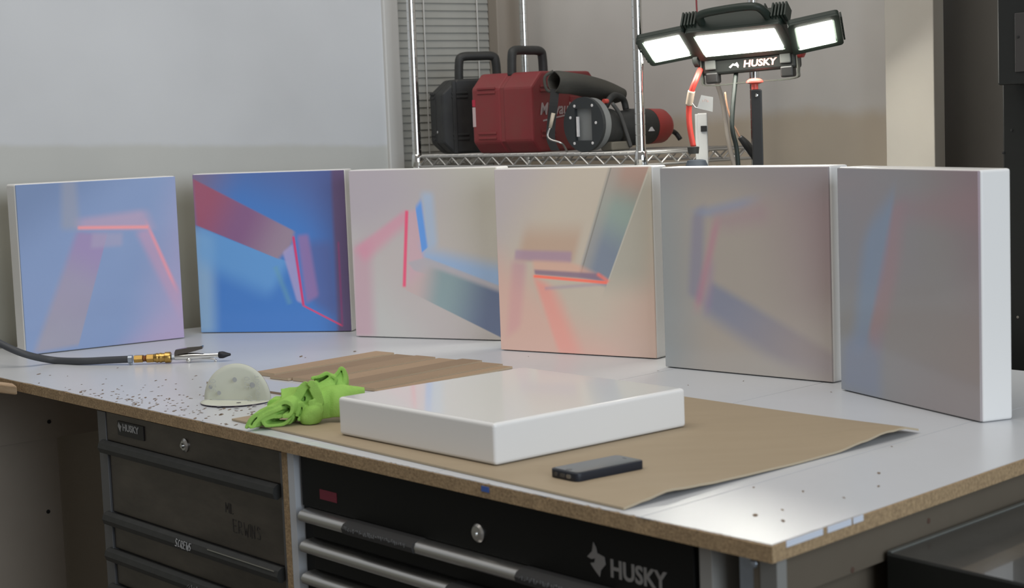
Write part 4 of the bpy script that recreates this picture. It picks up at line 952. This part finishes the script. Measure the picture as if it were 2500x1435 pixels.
LHZ = LX - ZV * LX.z; LHZ.normalize()
def head(cx, cy, hw, hh, fw, fh, yaw, dp=.045, rl=0.0):
    ax = LX * math.cos(yaw) + LN * math.sin(yaw); an = LN * math.cos(yaw) - LX * math.sin(yaw)
    LYh = LY * math.cos(rl) - ax * math.sin(rl); ax = ax * math.cos(rl) + LY * math.sin(rl)
    o_ = LP(cx, cy)
    h = prism('lamp_head', rrect(fw, fh, .008), o_, ax, LYh, an, -dp, -.004, lampgreen, wl, .002)
    bm = bmesh.new(); A_ = rrect(fw, fh, .008); B_ = rrect(hw + .004, hh + .004, .003)
    ra_ = [bm.verts.new(o_ + ax * x + LYh * y + an * -.004) for x, y in A_]; rb_ = [bm.verts.new(o_ + ax * x + LYh * y + an * .001) for x, y in A_]
    rc_ = [bm.verts.new(o_ + ax * x + LYh * y + an * .001) for x, y in B_]; rd_ = [bm.verts.new(o_ + ax * x + LYh * y + an * -.003) for x, y in B_]
    for q0, q1 in ((ra_, rb_), (rb_, rc_), (rc_, rd_)):
        for k in range(len(A_)): bm.faces.new((q0[k], q0[(k + 1) % len(A_)], q1[(k + 1) % len(A_)], q1[k]))
    place('bezel', bm, lampgreen, wl)
    prism('led_panel', [(-hw, -hh), (hw, -hh), (hw, hh), (-hw, hh)], o_, ax, LYh, an, -.0035, .0035, ledm, wl)
    # cooling fins behind and along the outer rim
    for k in range(7 if dp > .02 else 0):
        x = -fw * .9 + k * fw * 1.8 / 6; bm = bmesh.new(); bbox_bm(bm, o_ + ax * (x - .0015) - LYh * fh * .9 - an * (dp + .017), ax * .003, LYh * fh * 1.8, an * .018); place('cooling_fin', bm, lampgreen, wl)
    return o_, ax, an, LYh
head(0, 0, .091, .036, .112, .056, 0)
oL, aL, nL, yL = head(-.172, .004, .041, .0365, .057, .052, -.12, .016)
oR, aR, nR, yR = head(.176, .000, .039, .035, .056, .052, -.28, .016, -.17)
for o_, ax, an, LYh, sgn in ((oR, aR, nR, yR, 1), (oL, aL, nL, yL, -1)):
    for k in range(8): box('rim_tooth', o_ + ax * (sgn * .057) + LYh * (-.040 + k * .0105) - an * .016, ax * sgn * .004, LYh * .006, an * .014, lampgreen, wl)
    for k in range(4): box('rim_tooth', o_ - LYh * .0445 + ax * (-.045 + k * .024) - an * .016, ax * .014, LYh * .004, an * .014, lampgreen, wl)
# ribbed hinge blocks between the heads
for cx in (-.104, .106):
    for k in range(5): box('hinge_rib', LP(cx - .016 + k * .0075, .030, -.05), LX * .0045, LY * .036, LN * .036, lampgreen, wl, .001)
# carry handle above the middle head
tube('carry_handle', [LP(-.072, .040, -.02), LP(-.072, .070, -.024), LP(-.060, .086, -.024), LP(0, .094, -.024), LP(.055, .094, -.024), LP(.074, .080, -.024), LP(.084, .045, -.02)], .0095, lampgreen, wl, 12, 6)
# lower housing with the name
hb = LP(0, -.058, -.014); hd = (ZV * -1 + LN * .10).normalized(); hf = LHZ.cross(ZV) * 1.0; hf = Vector((LHZ.y, -LHZ.x, 0)).normalized()
if hf.dot(-FWD) < 0: hf = -hf
LXn = LX.copy()
up_ = hf.cross(LXn).normalized()
if up_.z < 0: up_ = -up_
box('lower_housing', hb - LXn * .112 - up_ * .046 - hf * .040, LXn * .224, up_ * .054, hf * .046, mat('housing_black', (.010, .012, .011), .45), wl, .006)
text('lettering', 'HUSKY', hb - LXn * .012 - up_ * .034 + hf * .0065, LXn, up_, .022, mat('brand_rose', (.62, .36, .33), .5), wl, italic=.15, bold=.0008, sx=1.15)
prism('logo', [(0, .004), (.010, .012), (.014, .010), (.020, .014), (.024, .006), (.022, 0), (.018, .005), (.010, .007), (.004, .001)], hb - LXn * .046 - up_ * .035 + hf * .0062, LXn, up_, hf, 0, .0008, letter, wl)
for cx in (-.090, .088):
    box('latch', hb + LXn * (cx - .013) - up_ * .034 + hf * .004, LXn * .026, up_ * .032, hf * .006, mat('latch_grey', (.10, .105, .10), .35), wl, .003)
    box('latch', hb + LXn * (cx - .013) - up_ * .010 + hf * .008, LXn * .026, up_ * .006, hf * .005, chrome_soft, wl, .002)
    box('mount_foot', hb + LXn * (cx - .014) - up_ * .066 - hf * .02, LXn * .030, up_ * .026, hf * .028, blackp, wl, .004)
# end knobs and u-bracket
eL, eR = hb - LXn * .118 - up_ * .006, hb + LXn * .118 - up_ * .006
for e_, sg in ((eL, -1), (eR, 1)):
    lathe('end_knob', e_ + hf * .0 - LXn * sg * .004, LXn * sg, [(0, .012), (.003, .019), (.014, .019), (.018, .013)], redplastic if sg > 0 else mat('knob_dark', (.03, .035, .032), .5), wl, 10)
b0, b1 = eL + LXn * .006, eR - LXn * .004
dz = .064
bm = bmesh.new()
path = smooth_path([b0, b0 - up_ * dz * .75, b0 - up_ * dz + LXn * .012, b0.lerp(b1, .5) - up_ * dz, b1 - up_ * dz - LXn * .012, b1 - up_ * dz * .75, b1], 6)
A_ = []
for p_ in path: A_.append([bm.verts.new(p_ + hf * .009), bm.verts.new(p_ - hf * .009)])
for i in range(len(A_) - 1): bm.faces.new((A_[i][0], A_[i][1], A_[i + 1][1], A_[i + 1][0]))
bo = place('u_bracket', bm, mat('bracket_grey', (.11, .115, .10), .4, metal=.4), wl); md = bo.modifiers.new('th', 'SOLIDIFY'); md.thickness = .003; md.offset = 0
mid = atdepth(1843, 214, LDEP + .012)
lathe('clamp_knob', mid - ZV * .004, ZV, [(0, .008), (.012, .008), (.013, .012), (.016, .0205), (.020, .0195), (.025, .012), (.026, .004)], redbright, wl, 12)
pole_c = Vector((mid.x + .004, mid.y + .004, 0)); d_ = Vector((pole_c.x, pole_c.y, 0)).normalized(); pr = Vector((d_.y, -d_.x, 0))
box('pole', pole_c - pr * .0125 - d_ * .0125 + ZV * .12, pr * .025, d_ * .025, ZV * (mid.z - .004 - .12), mat('pole_black', (.020, .020, .021), .35), wl, .003)
lathe('pole_button', Vector((pole_c.x, pole_c.y, mid.z - .018)) - d_ * .0125, -d_, [(0, .0045), (.003, .0035), (.004, .001)], chrome, wl, 12)
for k in range(3):
    an = math.radians(100 + 120 * k); dd = Vector((math.cos(an), math.sin(an), 0))
    tube('tripod_leg', [pole_c + ZV * .55, pole_c + dd * .15 + ZV * .02], .010, blackp, wl, 8); tube('tripod_brace', [pole_c + ZV * .20, pole_c + dd * .08 + ZV * .23], .006, blackp, wl, 8)
    lathe('tripod_foot', pole_c + dd * .15, ZV, [(0, .016), (.02, .016), (.03, .010)], blackp, wl, 10)
tube('power_lead', [hb - LXn * .035 - up_ * .044 - hf * .01, atdepth(1787, 300, LDEP + .02), atdepth(1798, 360, LDEP + .02), atdepth(1803, 420, LDEP + .02), atdepth(1806, 520, LDEP + .02), Vector((pole_c.x - .03, pole_c.y, .3)), Vector((pole_c.x - .08, pole_c.y + .10, .012))], .0055, mat('lead_green', (.015, .022, .019), .5), wl, 8, 6)

#SECTION clutter
# ------------------------------------------------------------------ clutter behind the panels
def drop(p_, z): return Vector((p_.x, p_.y, z))
hd_t = thing('suction_hose', 'red hose with a pale taped band rising from a slate blue funnel', 'hose', drop(atdepth(1700, 400, 4.10), TZ + .10))
tube('red_hose', [atdepth(1693, 358, 4.10), atdepth(1684, 310, 4.10), atdepth(1682, 265, 4.10), atdepth(1688, 225, 4.09), atdepth(1699, 195, 4.09), atdepth(1709, 172, 4.12), atdepth(1722, 150, 4.22)], .0068, mat('hose_red', (.52, .055, .042), .45), hd_t, 14, 6)
tp = smooth_path([atdepth(1682.5, 256, 4.10), atdepth(1685, 240, 4.095), atdepth(1688.5, 222, 4.09)], 4); tube('taped_band', tp, .0086, mat('tape_tan', (.52, .42, .33), .6), hd_t, 14)
fc = atdepth(1693, 371, 4.10)
lathe('collar', fc - ZV * .004, ZV, [(0, .0125), (.016, .0145), (.017, .011)], mat('collar_grey', (.035, .036, .033), .6), hd_t, 18)
lathe('funnel', drop(atdepth(1700, 377, 4.10), TZ + .10), ZV, [(0, .085), (.17, .085), (.258, .085), (.275, .055), (.286, .028), (.300, .022), (.302, .016)], mat('slate_blue', (.040, .050, .066), .6), hd_t, 28)
box('wheel_base', drop(atdepth(1700, 377, 4.10), 0) - Vector((.06, .06, 0)), Vector((.12, 0, 0)), Vector((0, .12, 0)), ZV * (TZ + .10), mat('vac_grey', (.06, .06, .065), .6), hd_t, .02)
# white plug strip standing up
ps = thing('power_strip', 'white plug strip standing upright against the shelf end beside the red hose', 'power strip', drop(atdepth(1712, 330, 4.17), TZ - .10))
w0 = atdepth(1712, 276, 4.20); wx = pr
box('body', drop(w0, TZ - .10) - wx * .010, wx * .024, d_ * .030, ZV * (w0.z - TZ + .10), whiteplastic, ps, .003)
box('side_wing', drop(w0, TZ - .10) - wx * .016, wx * .008, d_ * .024, ZV * (w0.z - TZ + .098), whiteplastic, ps, .002)
o_ = atdepth(1718, 321, 4.195); box('socket', o_ - wx * .007, wx * .015, d_ * .008, ZV * .014, blackp, ps, .001)
# plastic tag
tg = thing('price_tag', 'clear plastic tag with faint red print hanging from the red hose', 'tag', drop(atdepth(1720, 270, 4.02), atdepth(1720, 270, 4.02).z))
q = [atdepth(*v, 4.02) for v in ((1702, 264), (1740, 273), (1741, 237), (1712, 232))]
bm = bmesh.new(); vs_ = [bm.verts.new(v) for v in q]; bm.faces.new(vs_); o = place('tag_sheet', bm, mat('tag_plastic', (.50, .49, .46), .3), tg); md = o.modifiers.new('th', 'SOLIDIFY'); md.thickness = .0008
scribble('print', atdepth(1716, 250, 4.017), RGT, UPV, .016, .008, mat('tag_red', (.45, .28, .26), .6), tg, .0005)
tube('tie_wire', [atdepth(1690, 252, 4.03), atdepth(1698, 262, 4.025), atdepth(1704, 263, 4.021)], .0009, chrome_soft, tg, 6, 4)
# cords
cdl = [('beige_cord', 'beige cord hanging down between the power strip and the lamp stand', [(1716, 132), (1738, 172), (1757, 222), (1768, 270), (1776, 330), (1785, 375), (1795, 420), (1802, 520)], 4.22, .0058, beigecord),
       ('red_cord', 'thin red cord hanging straight down above the work light', [(1699, -60), (1700, 0), (1702, 40), (1703, 85)], 4.30, .0022, mat('cord_red', (.30, .05, .055), .6))]
for nm, lb, pts, dep, r_, m_ in cdl:
    tag(tube(nm, [atdepth(x, y, dep) for x, y in pts], r_, m_, None, 10, 6), lb, 'cord')
pg = thing('plug_end', 'black moulded plug with bare copper ends hanging beside the lamp pole', 'plug', atdepth(1835, 385, 4.0))
tube('moulding', [atdepth(1806, 334, 4.08), atdepth(1822, 352, 4.08), atdepth(1846, 384, 4.08)], [.006, .010, .011], blackp, pg, 12, 4)
tube('lead', [atdepth(1806, 334, 4.08), atdepth(1798, 318, 4.08), atdepth(1788, 300, 4.08), atdepth(1776, 262, 4.085), atdepth(1770, 225, 4.09)], .0022, mat('copper_lead', (.45, .25, .16), .5), pg, 8, 5)
# ------------------------------------------------------------------ black machine cabinet at the right with a switch box
cx0 = onplane(2447, 300, P(0, 1.50), TN); sC = (cx0 - C0).dot(SU)
mc = thing('machine_cabinet', 'tall black machine cabinet at the far right behind the last panel', 'cabinet', P(sC - .35, 1.62, -TZ))
blackmach = mat('machine_black', (.007, .008, .007), .5)
box('cabinet_body', P(sC, 1.50, -TZ), -SU * .72, TN * .30, ZV * (TZ + .585), blackmach, mc, .004)
hx = onplane(2434, 100, P(0, 1.44), TN); sH = (hx - C0).dot(SU)
zb = onplane(2440, 208, P(0, 1.44), TN).z - TZ
box('switch_box', P(sH, 1.44, zb), -SU * .50, TN * .20, ZV * .50, mat('switch_black', (.013, .014, .013), .45), mc, .004)
z0_ = onplane(2478, 176, P(0, 1.436), TN).z - TZ; z1_ = onplane(2478, 32, P(0, 1.436), TN).z - TZ; sP = (onplane(2477, 100, P(0, 1.436), TN) - C0).dot(SU)
box('cover_plate', P(sP, 1.4365, z0_), -SU * .10, TN * .004, ZV * (z1_ - z0_), mat('plate_grey', (.050, .046, .044), .4), mc, .001)
for x, y in ((2486, 90), (2470, 318), (2485, 774), (2490, 205), (2450, 373)):
    pl_ = P(0, 1.4365 if x == 2486 else 1.4998), TN; lathe('screw', onplane(x, y, *pl_), -TN, [(0, .0028), (.0012, .0028), (.0016, .001)], mat('screw_dull', (.20, .18, .15), .5) if y > 700 else blackp, mc, 10)
# ------------------------------------------------------------------ low black cabinet with a glossy lid right of the bench
bz = -.072
q0, q1, q2 = onz(2166, 1348, bz), onz(2500, 1226, bz), onz(2500, 1424, bz)
e1 = (q1 - q0).normalized(); e2 = (q2 - q0).normalized()
lc = thing('low_cabinet', 'low black cabinet with a dull glossy dark lid beside the right end of the bench', 'cabinet', drop(q0 + e1 * .3 + e2 * .3, 0))
def parq(z0, z1, ins): 
    a_ = [q0 + (e1 + e2) * ins, q0 + e1 * (.70 - ins) + e2 * ins, q0 + e1 * (.70 - ins) + e2 * (.62 - ins), q0 + e2 * (.62 - ins) + e1 * ins]
    bm = bmesh.new(); lo = [bm.verts.new(drop(v, z0)) for v in a_]; hi = [bm.verts.new(drop(v, z1)) for v in a_]; bm.faces.new(lo[::-1]); bm.faces.new(hi)
    for k in range(4): bm.faces.new((lo[k], lo[(k + 1) % 4], hi[(k + 1) % 4], hi[k]))
    return bm
place('lid', parq(TZ + bz - .004, TZ + bz, 0), mat('lid_gloss', (.050, .052, .050), .28, noise=(12, .6, (.07, .07, .068)), coat=.5), lc)
box('lid_trim', q0 + e1 * .002 - e2 * .0005, e1 * .69, e2 * .006, ZV * .0015, mat('trim_grey', (.16, .165, .15), .4), lc)
place('carcass', parq(0.0, TZ + bz - .004, .0), blackmach, lc)
